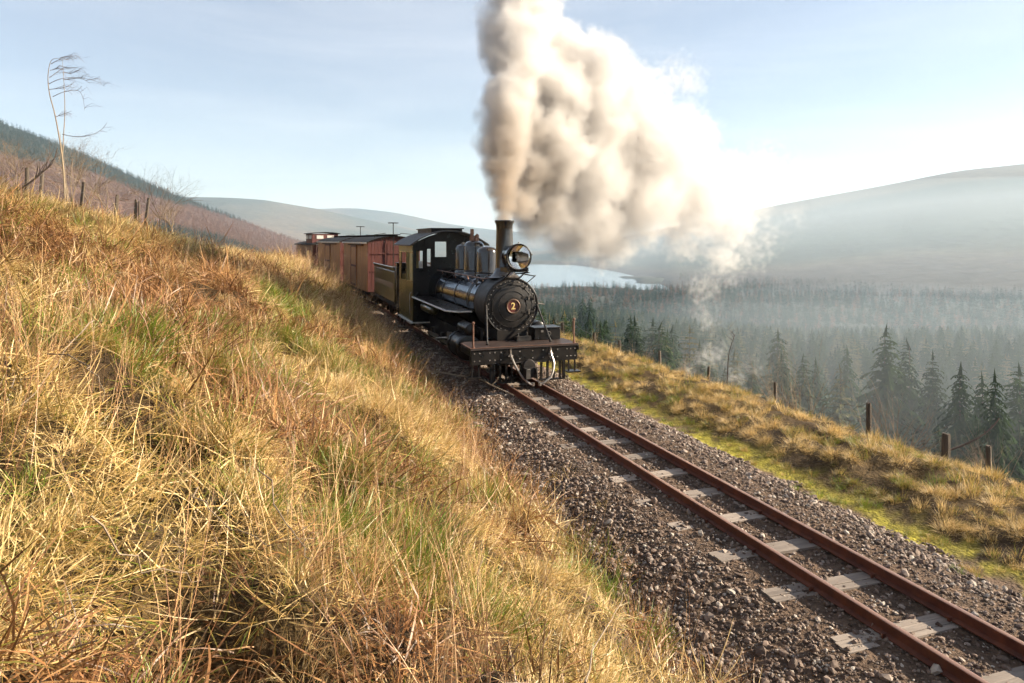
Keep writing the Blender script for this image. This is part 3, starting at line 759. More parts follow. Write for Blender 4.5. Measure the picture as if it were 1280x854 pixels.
def make_loco():
    t = empty('steam_locomotive', (P0[0], P0[1], 0), TH)
    tag(t, 'black steam locomotive with a big headlamp and number 2 on its smokebox', 'steam locomotive')
    K = MAT; CZ = 1.43
    # front deck and buffer beam
    b = MB(); b.prism([(-1.1, 0), (1.1, 0), (1.1, .72), (.98, .9), (-.98, .9), (-1.1, .72)], 'z', .70, .74); bevel(b.build('front_deck', K['deck_red'], t), .006)
    b = MB(); b.box((-1.08, .02, .42), (1.08, .15, .697)); bb = bevel(b.build('buffer_beam', K['black_paint'], t), .008)
    b = MB()
    for u in (-1.02, -.92, -.72, -.62, -.5, -.3, -.12, .14, .36, .5, .66, .86, .94, 1.03):
        for z in (.64, .5): b.dome((u, .018, z), (0, -1, 0), .014)
    b.build('rivet_row', K['bright_steel'], bb)['kind'] = 'stuff'
    for u in (-1.1, 1.1):
        b = MB(); b.box((u-.008, .0, .60), (u+.008, .7, .697)); b.build('deck_valance', K['black_paint'], t)
    # deck edge strip
    b = MB(); b.box((-1.104, -.004, .741), (1.104, .03, .749)); b.box((-1.104, .03, .741), (-1.07, .72, .749)); b.build('deck_edge', K['copper_pipe'], t)
    for u in (-1.03, 1.03):
        b = MB(); b.cyl((u, .06, .745), (u, .06, 1.19), .017, .014, n=10); b.lathe([(-.03, .01), (-.015, .026), (.01, .028), (.03, .01)], (u, .06, 1.21), (0, 0, 1), 12); b.cyl((u, .06, .745), (u, .06, .77), .03, n=10)
        b.build('deck_post', K['copper_pipe'], t)
    for u in (-1, 1):
        b = MB(); b.tube([(u*.66, .36, .742), (u*.60, .60, 1.1), (u*.53, .86, 1.5)], .018, 8); b.cyl((u*.66, .36, .742), (u*.66, .36, .77), .035, n=10)
        b.build('smokebox_brace', K['sooty_iron'], t)
    # boxes on the deck
    b = MB(); b.box((.42, .62, .745), (.98, 1.0, .97)); b.box((.40, .60, .97), (1.0, 1.02, .995)); o = bevel(b.build('tool_box', K['black_paint'], t), .01)
    b = MB(); b.torus((.72, .61, .87), (0, 1, 0), .04, .008, 14, 6); b.build('handle', K['bright_steel'], o); b = MB(); b.box((.55, .605, .9), (.6, .62, .94)); b.build('latch', K['bright_steel'], o)
    b = MB(); b.box((.02, .55, .745), (.32, .75, .83)); b.cyl((.05, .6, .83), (.05, .6, .9), .022, n=8); b.cyl((.24, .6, .83), (.24, .6, .92), .015, n=8); b.cyl((.02, .56, .84), (.30, .56, .84), .012, n=8)
    b.build('lubricator', K['sooty_iron'], t)
    b = MB(); b.box((-.32, .8, .745), (.32, 1.7, .95)); b.box((-.25, .9, .9), (.25, 1.6, 1.1)); b.build('smokebox_saddle', K['frame_black'], t)
    # smokebox
    b = MB(); b.lathe([(0, .54), (.012, .565), (.03, .58), (.82, .58), (.83, .56)], (0, .82, CZ), (0, 1, 0), 64); sb = b.build('smokebox', K['sooty_iron'], t)
    b = MB(); b.torus((0, .83, CZ), (0, 1, 0), .555, .022, 64, 8); b.torus((0, 1.60, CZ), (0, 1, 0), .58, .012, 64, 6); b.build('smokebox_ring', K['black_paint'], sb)
    b = MB()
    for k in range(32):
        a = 2*math.pi*(k+.5)/32; b.dome((math.cos(a)*.505, .819, CZ+math.sin(a)*.505), (0, -1, 0), .014)
    b.build('rivet_ring', K['bright_steel'], sb)['kind'] = 'stuff'
    b = MB(); b.lathe([(0, .05), (-.012, .16), (-.012, .2), (.005, .3), (.02, .40), (.035, .455), (.06, .46)], (0, .775, CZ), (0, 1, 0), 64); dr = b.build('smokebox_door', K['sooty_iron'], t)
    b = MB(); b.torus((0, .803, CZ), (0, 1, 0), .43, .009, 64, 6); b.torus((0, .775, CZ), (0, 1, 0), .30, .006, 64, 6); b.build('door_ring', K['black_paint'], dr)
    for z in (.17, -.12):
        b = MB(); b.box((.20, .76, CZ+z-.018), (.46, .785, CZ+z+.018)); b.cyl((.46, .785, CZ+z-.05), (.46, .785, CZ+z+.05), .02, n=10); b.build('door_hinge', K['sooty_iron'], dr)
        b = MB(); b.cyl((.34, .755, CZ+z-.05), (.34, .755, CZ+z+.05), .010, n=8); b.build('hinge_pin', K['bright_steel'], dr)
    b = MB()
    for k in range(10):
        a = 2*math.pi*(k+.5)/10; b.box((math.cos(a)*.45-.012, .78, CZ+math.sin(a)*.45-.03), (math.cos(a)*.45+.012, .80, CZ+math.sin(a)*.45+.03))
    b.build('door_clamps', K['black_paint'], dr)['kind'] = 'stuff'
    b = MB(); b.lathe([(0, .02), (0, .125), (.02, .13)], (0, .748, CZ), (0, 1, 0), 40); pl = b.build('number_plate', K['plate_red'], t)
    b = MB(); b.torus((0, .745, CZ), (0, 1, 0), .135, .02, 40, 8); b.build('plate_rim', K['brass'], pl)
    me = text_mesh('2', .19, .004); me.materials.clear(); me.materials.append(K['number_gold'])
    o = bpy.data.objects.new('number_two', me); COL.objects.link(o); o.parent = pl; o.location = (0, .742, CZ); o.rotation_euler = (R(90), 0, 0)
    # chimney
    b = MB(); b.lathe([(0, .36), (.03, .30), (.08, .235), (.16, .20), (.2, .19), (1.0, .172), (1.1, .178), (1.14, .2), (1.17, .208), (1.19, .2), (1.19, .15), (.9, .14)], (0, 1.30, 1.99), (0, 0, 1), 40); b.build('chimney', K['dome_paint'], t)
    # headlamp
    b = MB(); b.lathe([(.0, .238), (0, .262), (.06, .262), (.07, .235), (.40, .235), (.46, .2), (.50, .01)], (0, .40, 2.43), (0, 1, 0), 48, cap=False); hl = b.build('headlamp', K['dome_paint'], t)
    b = MB(); b.torus((0, .405, 2.43), (0, 1, 0), .25, .02, 48, 8)
    for a in (90, 10, 170, 300): b.dome((math.cos(R(a))*.275, .42, 2.43+math.sin(R(a))*.275), (math.cos(R(a)), 0, math.sin(R(a))), .022, flat=1)
    b.build('lamp_rim', K['black_paint'], hl)
    b = MB(); prof = [(.20 - .20*(r/.235)**2, r) for r in (.004, .03, .06, .1, .14, .18, .21, .235)]; b.lathe(prof, (0, .392, 2.43), (0, 1, 0), 48, cap=False)
    mm = mat('reflector', (0.86, 0.84, 0.80), 0.06, 1.0); b.build('reflector', mm, hl)
    b = MB(); b.lathe([(-.05, .008), (-.04, .025), (0, .035), (.05, .03)], (0, .5, 2.43), (0, 1, 0), 16); b.build('lamp_bulb', K['bright_steel'], hl)
    gm = bpy.data.materials.new('lamp_glass'); gm.use_nodes = True; p = gm.node_tree.nodes['Principled BSDF']; p.inputs['Transmission Weight'].default_value = 1; p.inputs['Roughness'].default_value = 0.02; p.inputs['IOR'].default_value = 1.15; p.inputs['Base Color'].default_value = (1, 1, 1, 1)
    b = MB(); b.lathe([(0, .238), (-.012, .18), (-.02, .1), (-.023, .01)], (0, .40, 2.43), (0, 1, 0), 40, cap=False); b.build('lamp_glass', gm, hl)
    b = MB(); b.box((-.2, .42, 2.13), (.2, .98, 2.15)); b.box((-.22, .45, 2.15), (-.19, .9, 2.22)); b.box((.19, .45, 2.15), (.22, .9, 2.22)); b.box((-.09, .5, 2.15), (.09, .85, 2.205))
    for u in (-.16, .16): b.tube([(u, .47, 2.13), (u, .85, 1.98)], .014, 8)
    b.tube([(.1, .62, 2.1), (.42, .62, 2.04)], .012, 8); b.tube([(.42, .62, 2.04), (.3, .8, 1.88)], .01, 8); b.dome((.42, .62, 2.04), (0, 0, 1), .03)
    b.tube([(-.05, .5, 2.1), (.25, .48, 2.12)], .012, 8)
    b.build('lamp_bracket', K['black_paint'], t)
    # small marker step on the right of the smokebox
    b = MB(); b.tube([(.55, .86, 1.47), (.72, .86, 1.44)], .012, 8); b.build('marker_bracket', K['bright_steel'], t)
    # boiler
    b = MB(); b.lathe([(0, .50), (3.2, .50), (3.6, .555), (4.62, .56)], (0, 1.62, CZ), (0, 1, 0), 64); bo = b.build('boiler', K['boiler_steel'], t)
    for s_, r in ((1.70, .50), (2.32, .50), (2.45, .50), (3.55, .50), (4.78, .50), (5.28, .558)):
        b = MB(); b.lathe([(0, r-.01), (0, r+.008), (.045, r+.008), (.045, r-.01)], (0, s_, CZ), (0, 1, 0), 64, cap=False); b.build('boiler_band', K['black_paint'], bo)
    for sg in (-1, 1):
        b = MB(); b.tube([(sg*.30, 1.15, 1.99), (sg*.37, 1.6, 1.95), (sg*.37, 5.95, 1.95)], .014, 8)
        for s_ in (1.7, 2.9, 4.1, 5.4): b.cyl((sg*.37, s_, 1.95), (sg*.33, s_, 1.83), .012, n=8)
        b.build('handrail', K['copper_pipe'] if sg < 0 else K['bright_steel'], t)
    # domes
    def dome(name, s_, r, z1, zb=1.86, band=True):
        b = MB(); hh = z1 - zb
        prof = [(0, r+.10), (.05, r+.05), (.10, r+.015), (.16, r), (hh-r*.62, r), (hh-r*.36, r*.93), (hh-r*.16, r*.75), (hh-r*.04, r*.42), (hh, .01)]
        b.lathe(prof, (0, s_, zb), (0, 0, 1), 40)
        o = b.build(name, K['dome_paint'], t)
        b = MB(); b.torus((0, s_, zb+.17), (0, 0, 1), r+.004, .014, 40, 8); b.build('dome_band', K['black_paint'], o)
        return o
    dome('sand_dome', 2.54, .235, 2.63); sd_ = dome('steam_dome', 3.62, .245, 2.76); d3 = dome('sand_dome', 4.62, .20, 2.66)
    b = MB(); b.cyl((0, 4.62, 2.64), (0, 4.62, 2.71), .03, n=10); b.cyl((-.06, 4.62, 2.68), (.06, 4.62, 2.68), .012, n=8); b.build('filler_cap', K['bright_steel'], d3)
    b = MB(); b.cyl((-.05, 3.62, 2.74), (-.05, 3.62, 2.86), .06, n=12); b.cyl((-.05, 3.62, 2.86), (-.05, 3.62, 2.90), .035, n=12); b.cyl((-.05, 3.62, 2.90), (-.05, 3.62, 3.03), .045, n=12); b.build('whistle', K['copper_pipe'], t)
    b = MB(); b.cyl((.10, 3.7, 2.72), (.10, 3.7, 2.84), .045, n=12); b.lathe([(0, .05), (.04, .05), (.08, .015)], (.10, 3.7, 2.84), (0, 0, 1), 12); b.build('safety_valve', K['copper_pipe'], t)
    b = MB(); b.cyl((.02, 3.55, 2.74), (.02, 3.55, 2.82), .03, n=10); b.build('safety_valve', K['copper_pipe'], t)
    b = MB(); b.tube([(-.12, 2.6, 2.0), (-.3, 2.35, 1.95), (-.38, 2.1, 1.75)], .02, 8); b.tube([(.12, 2.6, 2.0), (.38, 2.1, 1.75)], .02, 8)
    b.tube([(-.2, 3.0, 1.9), (-.26, 2.2, 1.93), (-.24, 1.6, 1.99)], .018, 8); b.build('sand_pipe', K['black_paint'], t)
    # running boards
    for sg in (-1, 1):
        b = MB(); pts = [(sg*.50, 2.03), (sg*.80, 2.03), (sg*1.0, 2.35), (sg*1.0, 6.2), (sg*.5, 6.2)]
        b.prism(pts, 'z', 1.20, 1.235); rb = b.build('running_board', K['black_paint'], t)
        b = MB()
        e = [(sg*.50, 2.02), (sg*.80, 2.02), (sg*1.01, 2.34), (sg*1.01, 6.2)]
        for i in range(3):
            p_, q_ = Vector((*e[i], 1.215)), Vector((*e[i+1], 1.215)); b.tube([p_, q_], .022, 6)
        b.build('board_edge', K['white_edge'], rb)
        for s_ in (2.4, 3.6, 4.8, 5.9): b = MB(); b.tube([(sg*.9, s_, 1.2), (sg*.45, s_, .95)], .02, 6); b.build('board_bracket', K['black_paint'], rb)
        b = MB(); b.lathe([(0, .05), (.03, .10), (.08, .12), (1.15, .12), (1.2, .10), (1.23, .05)], (sg*.82, 4.3, 1.02), (0, 1, 0), 20); b.build('air_tank', K['tender_olive'], t)
        # cylinder, crosshead and rods
        b = MB(); b.lathe([(0, .12), (.02, .25), (.07, .27), (.14, .27), (.15, .245), (.75, .245), (.76, .27), (.83, .27), (.85, .12)], (sg*.80, 1.15, .56), (0, 1, 0), 32)
        b.lathe([(0, .08), (.03, .13), (.7, .13), (.73, .08)], (sg*.74, 1.2, .92), (0, 1, 0), 20); b.box((sg*.4-.15, 1.2, .45), (sg*.6+.1, 1.95, .95)); b.build('cylinder', K['black_paint'], t)
        b = MB(); b.cyl((sg*.80, 1.9, .56), (sg*.80, 2.7, .56), .025, n=10); b.cyl((sg*.80, 2.0, .66), (sg*.80, 3.0, .66), .02, n=8); b.build('piston_rod', K['bright_steel'], t)
        b = MB(); b.box((sg*.80-.05, 2.65, .48), (sg*.80+.05, 2.9, .68)); b.build('crosshead', K['bright_steel'], t)
        b = MB(); b.box((sg*.70-.02, 3.2, .30), (sg*.70+.02, 5.5, .38)); b.build('coupling_rod', K['bright_steel'], t)
        b = MB(); b.tube([(sg*.77, 2.8, .56), (sg*.77, 4.3, .34)], .03, 6); b.build('connecting_rod', K['bright_steel'], t)
        for s_ in (3.2, 4.3, 5.4):
            b = MB(); b.lathe([(0, .42), (.02, .42), (.03, .40), (.10, .39), (.10, .34), (.06, .33), (.06, .12), (.14, .1)], (sg*.28, s_, .40), (sg, 0, 0), 36)
            b.box((sg*.62-.04, s_-.08, .25), (sg*.62+.04, s_+.08, .48)); b.cyl((sg*.62, s_, .34), (sg*.74, s_, .34), .045, n=12); b.build('driving_wheel', K['sooty_iron'], t)
        b = MB(); b.box((sg*.5-.03, 2.2, .32), (sg*.5+.03, 8.2, .72)); b.build('frame_plate', K['frame_black'], t)
        # cab steps
        b = MB(); b.box((sg*.98-.02, 7.6, .2), (sg*.98+.02, 7.64, .5)); b.box((sg*.98-.02, 7.96, .2), (sg*.98+.02, 8.0, .5)); b.box((sg*.98-.12, 7.58, .2), (sg*.98+.04, 8.02, .23)); b.build('cab_step', K['black_paint'], t)
    b = MB(); b.box((-.3, .15, .40), (.3, 2.4, .70)); b.box((-.48, 2.3, .72), (.48, 6.2, 1.1)); b.build('main_frame', K['frame_black'], t)
    for s_ in (.95, 2.2):
        b = MB(); b.cyl((-.4, s_, .24), (.4, s_, .24), .035, n=10)
        for sg in (-1, 1): b.lathe([(0, .25), (.02, .25), (.03, .235), (.09, .23), (.09, .19), (.05, .18), (.05, .06), (.1, .05)], (sg*.285, s_, .235), (sg, 0, 0), 28)
        b.build('leading_wheels', K['sooty_iron'], t)
    b = MB()
    for sg in (-1, 1): b.box((sg*.42-.03, .7, .2), (sg*.42+.03, 2.45, .34))
    b.build('leading_bogie', K['frame_black'], t)
    # pilot: upright bars between the beam and a low rail
    for u in (-.62, -.50, -.38, -.27, .34, .47, .60, .73):
        b = MB(); b.box((u-.018, .045, .07), (u+.018, .09, .42)); b.build('pilot_bar', K['black_paint'], t)
    b = MB(); b.box((-.66, .042, .045), (-.22, .095, .075)); b.box((-.70, .03, .05), (-.65, .10, .42)); b.build('pilot_rail', K['black_paint'], t)
    b = MB(); b.box((.30, .042, .045), (.80, .095, .075)); b.box((.78, .03, .05), (.83, .10, .42)); b.build('pilot_rail', K['black_paint'], t)
    # foot steps under the ends of the beam
    for sg in (-1, 1):
        b = MB()
        for u in (.92, 1.05): b.box((sg*u-.014, .06, .19), (sg*u+.014, .09, .42))
        b.box((min(sg*.88, sg*1.15), .0, .17), (max(sg*.88, sg*1.15), .2, .195)); b.build('front_step', K['black_paint'], t)
    # coupler and hoses
    b = MB(); b.box((-.06, -.18, .24), (.06, .1, .36)); b.lathe([(0, .06), (0, .12), (.04, .13), (.08, .11)], (.02, -.14, .38), (0, 1, 0), 24); b.prism([(-.12, -.34), (-.02, -.30), (-.03, -.22), (.08, -.22), (.1, -.32), (.14, -.28), (.13, -.14), (-.12, -.14)], 'z', .17, .36)
    b.box((-.1, .0, .1), (.1, .1, .42)); cp = bevel(b.build('coupler', K['sooty_iron'], t), .006)
    b = MB(); b.tube([(-.4, -.03, .43), (0, -.05, .45), (.4, -.03, .43)], .012, 8); b.build('uncoupling_lever', K['sooty_iron'], t)
    def hose(pts, name='air_hose'):
        b = MB(); P_ = [Vector(p) for p in pts]; sm = []
        for i in range(len(P_)-1):
            a_, b_, c_, d_ = P_[max(i-1, 0)], P_[i], P_[i+1], P_[min(i+2, len(P_)-1)]
            for k in range(6):
                f = k/6; sm.append(0.5*((2*b_) + (c_-a_)*f + (2*a_-5*b_+4*c_-d_)*f*f + (3*b_-a_-3*c_+d_)*f**3))
        sm.append(P_[-1]); b.tube(sm, .021, 8); b.cyl(P_[0], P_[0]+Vector((0, 0, -.05)), .03, n=10); b.cyl(P_[-1]-Vector((0, 0, .03)), P_[-1]+Vector((0, 0, .03)), .03, n=10)
        b.build(name, K['bright_steel'], t)
    hose([(-.32, -.02, .60), (-.30, -.06, .52), (-.25, -.12, .38), (-.15, -.2, .20), (-.02, -.24, .07), (.05, -.24, .05)])
    hose([(.50, -.02, .62), (.50, -.07, .54), (.52, -.14, .40), (.44, -.22, .20), (.28, -.26, .08), (.18, -.26, .05)])
    for u in (-.32, .50): b = MB(); b.cyl((u, 0, .57), (u, -.04, .57), .03, n=10); b.cyl((u-.05, -.03, .57), (u+.05, -.03, .57), .016, n=8); b.cyl((u, -.02, .57), (u, -.02, .70), .016, n=8); b.build('hose_valve', K['bright_steel'], t)
    # cab
    c0, c1 = 6.2, 8.35; hw = 1.0
    for sg in (-1, 1):
        m_ = K['cab_olive']
        b = MB(); x0, x1 = sorted((sg*hw, sg*(hw-.03)))
        b.box((x0, c0, .52), (x1, c1, 1.62)); b.box((x0, c0, 1.62), (x1, c0+.42, 2.42)); b.box((x0, c1-.35, 1.62), (x1, c1, 2.42)); b.box((x0, c0+.95, 1.62), (x1, c0+1.02, 2.42)); b.box((x0, c0, 2.42), (x1, c1, 2.64))
        cs = b.build('cab_side', m_, t)
        b = MB(); x0, x1 = sorted((sg*(hw+.012), sg*(hw+.002)))
        b.box((x0, c0, 1.66), (x1, c0+.4, 2.40)); b.box((x0, c0, 2.44), (x1, c1, 2.60)); b.build('cream_panel', K['cab_cream'], cs)
        b = MB(); x0, x1 = sorted((sg*(hw+.05), sg*(hw-.15))); b.box((x0, c0-.01, .495), (x1, c1, .525)); b.box((min(sg*.3, sg*(hw+.05)), c0-.04, .495), (max(sg*.3, sg*(hw+.05)), c0-.01, .525)); b.build('cab_sill', K['white_edge'], t)
        b = MB(); b.tube([(sg*(hw+.05), c0+.12, .72), (sg*(hw+.06), c0+.12, .8), (sg*(hw+.06), c0+.12, 1.28), (sg*(hw+.02), c0+.12, 1.34)], .012, 8); b.build('grab_rail', K['bright_steel'], t)
    # front wall with openings: columns of wall between windows
    b = MB()
    def arch(u): return 2.64 + .33*(1-(u/1.0)**2)
    wins = [(-.90, -.72, 2.0, 2.47), (-.60, -.50, 2.05, 2.52), (-.38, -.06, 2.30, 2.72), (.62, .88, 2.25, 2.55)]
    us = sorted({-.97, .97} | {w_[0] for w_ in wins} | {w_[1] for w_ in wins} | {-.3, -.2, 0, .2, .3, -.8, .8})
    for a_, b_ in zip(us[:-1], us[1:]):
        mid = (a_+b_)/2; hit = [w_ for w_ in wins if w_[0] < mid < w_[1]]
        spans = [(1.1, hit[0][2]), (hit[0][3], None)] if hit else [(1.1, None)]
        for z0, z1 in spans:
            za, zb = (arch(a_), arch(b_)) if z1 is None else (z1, z1)
            b.prism([(a_, z0), (b_, z0), (b_, zb), (a_, za)], 'y', c0, c0+.03)
    b.box((-.97, c0, .55), (-.5, c0+.03, 1.1)); b.box((.5, c0, .55), (.97, c0+.03, 1.1))
    b.build('cab_front', K['black_paint'], t)
    b = MB(); b.box((-.985, c0+.9, 1.62), (-.90, c0+.98, 2.45)); b.box((-.50, c1-.1, 1.5), (-.42, c1-.02, 2.6)); b.box((-.97, c1-.04, .55), (-.55, c1-.01, 1.75)); b.box((.55, c1-.04, .55), (.97, c1-.01, 1.75)); b.build('cab_back_panel', K['cab_cream'], t)
    b = MB(); n_ = 16; top = []; bot = []
    for i in range(n_+1):
        u = -1.12 + 2.24*i/n_; z = 2.605 + .40*(1-(u/1.12)**2); top.append((u, z+.035)); bot.append((u, z))
    b.prism(bot + top[::-1], 'y', 5.98, 8.62); rf = b.build('cab_roof', K['roof_grey'], t)
    b = MB(); b.box((-.46, 6.3, 2.95), (.42, 8.2, 3.075)); b.box((-.50, 6.25, 3.075), (.46, 8.25, 3.10)); b.build('roof_vent', K['sooty_iron'], rf)
    b = MB()
    for k in range(1, 8):
        s_ = 5.98 + k*.33
        b.tube([(u, s_, z+.002) for u, z in top], .006, 4, caps=False)
    b.build('roof_seam', K['roof_grey'], rf)
    b = MB(); b.lathe([(0, .52), (.04, .55), (.35, .55), (.4, .5)], (0, 6.24, 1.48), (0, 1, 0), 40); b.box((-.5, 6.25, .6), (.5, 6.7, 1.5))
    b.build('backhead', K['sooty_iron'], t)
    b = MB(); b.box((-.97, c0, .48), (.97, c1+.3, .53)); b.build('cab_floor', K['frame_black'], t)
    b = MB(); b.tube([(-.82, 6.7, 1.5), (-.86, 6.6, 1.72)], .02, 8); b.dome((-.86, 6.6, 1.72), (0, 0, 1), .045, flat=1.2); b.build('regulator_handle', K['white_edge'], t)
    for s_ in (6.9,):
        b = MB(); b.cyl((-.45, s_, .3), (.45, s_, .3), .04, n=10)
        for sg in (-1, 1): b.lathe([(0, .3), (.02, .3), (.03, .285), (.09, .28), (.09, .24), (.05, .23), (.05, .07), (.1, .06)], (sg*.285, s_, .285), (sg, 0, 0), 28)
        b.build('trailing_wheels', K['sooty_iron'], t)
    return t

def make_tender():
    t = empty('coal_tender', (*track(9.0)[:2], 0), TH); K = MAT
    tag(t, 'olive coal tender coupled behind the cab of the locomotive', 'tender')
    # local y measured from the tender front
    L_ = 5.0; hw = .98
    b = MB(); b.box((-hw, .3, .78), (hw, L_, 1.78)); body = bevel(b.build('tank', K['tender_olive'], t), .03)
    b = MB()
    for sg in (-1, 1):
        b.prism([(sg*hw, 1.78), (sg*(hw-.03), 1.78), (sg*(hw-.0), 1.90), (sg*(hw+.04), 1.90)], 'y', .3, L_)
        b.tube([(sg*(hw+.03), .3, 1.90), (sg*(hw+.03), L_, 1.90)], .018, 6)
    b.build('flare', K['tender_olive'], body)
    b = MB()
    for sg in (-1, 1): x0, x1 = sorted((sg*(hw+.003), sg*(hw+.009))); b.box((x0, .5, 1.22), (x1, L_-.2, 1.38))
    b.build('lining_band', K['lining'], body)
    b = MB(); b.box((-.95, .02, .6), (-.55, .28, 2.02)); b.box((.55, .02, .6), (.95, .28, 2.02)); b.box((-.97, 0, 2.02), (-.53, .3, 2.06)); b.box((.53, 0, 2.02), (.97, .3, 2.06)); b.build('tool_locker', K['black_paint'], t)
    b = MB(); b.box((-1.0, 0, .66), (1.0, L_+.1, .78)); b.build('underframe', K['frame_black'], t)
    X, Y = np.meshgrid(np.linspace(-.9, .9, 24), np.linspace(.4, 3.4, 36)); Z = 1.7 + .35*np.exp(-(X/.7)**2)*np.exp(-((Y-1.8)/1.1)**2) + .1*fnoise(X*7, Y*7, 3)
    o = grid_object('coal', X, Y, Z, np.zeros((X.size, 3)), K['coal']); o.parent = t; 
    bogie(t, 1.3); bogie(t, 3.8); knuckle(t, L_+.1, 1)
    return t

def car_origin(s):
    x, y, a = track(s); return (x, y, 0), a
def chord(s0, s1):
    a = np.array(track(s0)[:2]); b = np.array(track(s1)[:2]); d = b - a
    return (a[0], a[1], 0), math.atan2(-d[0], d[1])

def roof_prism(b, hw, ze, zr, s0, s1, th=.04, n=10, over=0.0):
    top, bot = [], []
    for i in range(n+1):
        u = -hw + 2*hw*i/n; z = ze + (zr-ze)*(1-(u/hw)**2); top.append((u, z+th)); bot.append((u, z))
    b.prism(bot + top[::-1], 'y', s0 - over, s1 + over); return top

def make_boxcar():
    L_ = 7.0; hw = 1.03; K = MAT; t = empty('boxcar', (0, 0, 0))
    z0, ze, zr = .70, 2.66, 2.90
    b = MB(); b.box((-hw, .03, z0), (hw, L_-.03, ze)); body = b.build('body', K['boxcar_side_bounce'], t)
    # upright boarding on the sides and end, joined: too small in the photo to pick apart
    b = MB()
    n_ = 52; w_ = (L_-.06)/n_
    for sg in (-1, 1):
        for k in range(n_):
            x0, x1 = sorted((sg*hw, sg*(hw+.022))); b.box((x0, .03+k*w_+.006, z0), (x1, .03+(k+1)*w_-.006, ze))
    o = b.build('side_boards', K['boxcar_side_bounce'], body); o['kind'] = 'stuff'
    b = MB(); n_ = 16; w_ = 2*hw/n_
    for y0, y1 in ((.005, .03), (L_-.03, L_-.005)):
        for k in range(n_):
            u = -hw + (k+.5)*w_; zt = ze + (zr-ze)*(1-(u/hw)**2); b.box((-hw+k*w_+.006, y0, z0), (-hw+(k+1)*w_-.006, y1, zt))
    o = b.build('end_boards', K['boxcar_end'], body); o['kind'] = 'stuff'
    b = MB()
    for u in (-hw-.025, hw-.035, -.36, .30): b.box((u, -.03, z0), (u+.06, .006, ze-.02))
    for z in (z0, 1.5, 2.2): b.box((-hw, -.025, z), (hw, .004, z+.05))
    b.build('end_post', K['boxcar_end'], body)
    for sg in (-1, 1):
        b = MB(); x0, x1 = sorted((sg*(hw+.024), sg*(hw+.06))); b.box((x0, 2.7, z0+.08), (x1, 4.3, ze-.12)); d = b.build('sliding_door', K['boxcar_side_bounce'], t)
        b = MB(); x0, x1 = sorted((sg*(hw+.06), sg*(hw+.075)))
        for y in (2.7, 4.22): b.box((x0, y, z0+.08), (x1, y+.08, ze-.12))
        for z in (z0+.08, 1.6, ze-.2): b.box((x0, 2.78, z), (x1, 4.22, z+.08))
        b.build('door_frame', K['boxcar_end'], d)
        b = MB(); x0, x1 = sorted((sg*(hw+.03), sg*(hw+.10))); b.box((x0, 1.0, ze-.12), (x1, 5.0, ze-.08)); b.build('door_rail', K['frame_black'], t)
    b = MB(); top = roof_prism(b, hw+.08, ze-.01, zr, 0, L_, .035, over=.10); rf = b.build('roof', K['frame_black'], t)
    b = MB()
    for sg in (-1, 1): x0, x1 = sorted((sg*(hw+.085), sg*(hw+.095))); b.box((x0, -.1, ze-.04), (x1, L_+.1, ze+.02))
    b.build('fascia', K['white_edge'], rf)
    b = MB(); b.box((-.22, -.15, zr+.07), (.22, L_+.15, zr+.10)); 
    for y in np.arange(.2, L_, .9): b.box((-.2, y, zr+.03), (.2, y+.05, zr+.07))
    b.build('roof_walk', K['frame_black'], rf)
    b = MB(); b.tube([(-.75, .2, zr-.05), (-.75, .2, zr+.08), (-.3, .2, zr+.14), (-.3, .2, zr+.06)], .012, 6); b.tube([(.75, .2, zr-.08), (.75, .2, zr+.1), (.3, .2, zr+.14), (.3, .2, zr+.06)], .012, 6); b.build('grab_iron', K['frame_black'], rf)
    b = MB(); b.cyl((-.05, -.10, .8), (-.05, -.10, 3.45), .018, n=8); st = b.build('brake_staff', K['frame_black'], t)
    b = MB(); b.torus((-.05, -.10, 3.45), (0, 0, 1), .20, .016, 24, 6)
    for k in range(3): a = k*math.pi/3; b.cyl((-.05-math.cos(a)*.2, -.10-math.sin(a)*.2, 3.45), (-.05+math.cos(a)*.2, -.10+math.sin(a)*.2, 3.45), .01, n=6)
    b.build('brake_wheel', K['frame_black'], st)
    b = MB()
    for k in range(6): b.tube([(.55, -.03, .9+k*.3), (.55, -.08, .9+k*.3), (.95, -.08, .9+k*.3), (.95, -.03, .9+k*.3)], .012, 6)
    b.build('ladder', K['frame_black'], t)
    b = MB(); b.box((-.95, 0, .55), (.95, L_, .70)); b.box((-.15, 0, .45), (.15, L_, .55)); b.build('underframe', K['frame_black'], t)
    bogie(t, 1.2); bogie(t, L_-1.2); knuckle(t, 0, -1); knuckle(t, L_, 1)
    return t

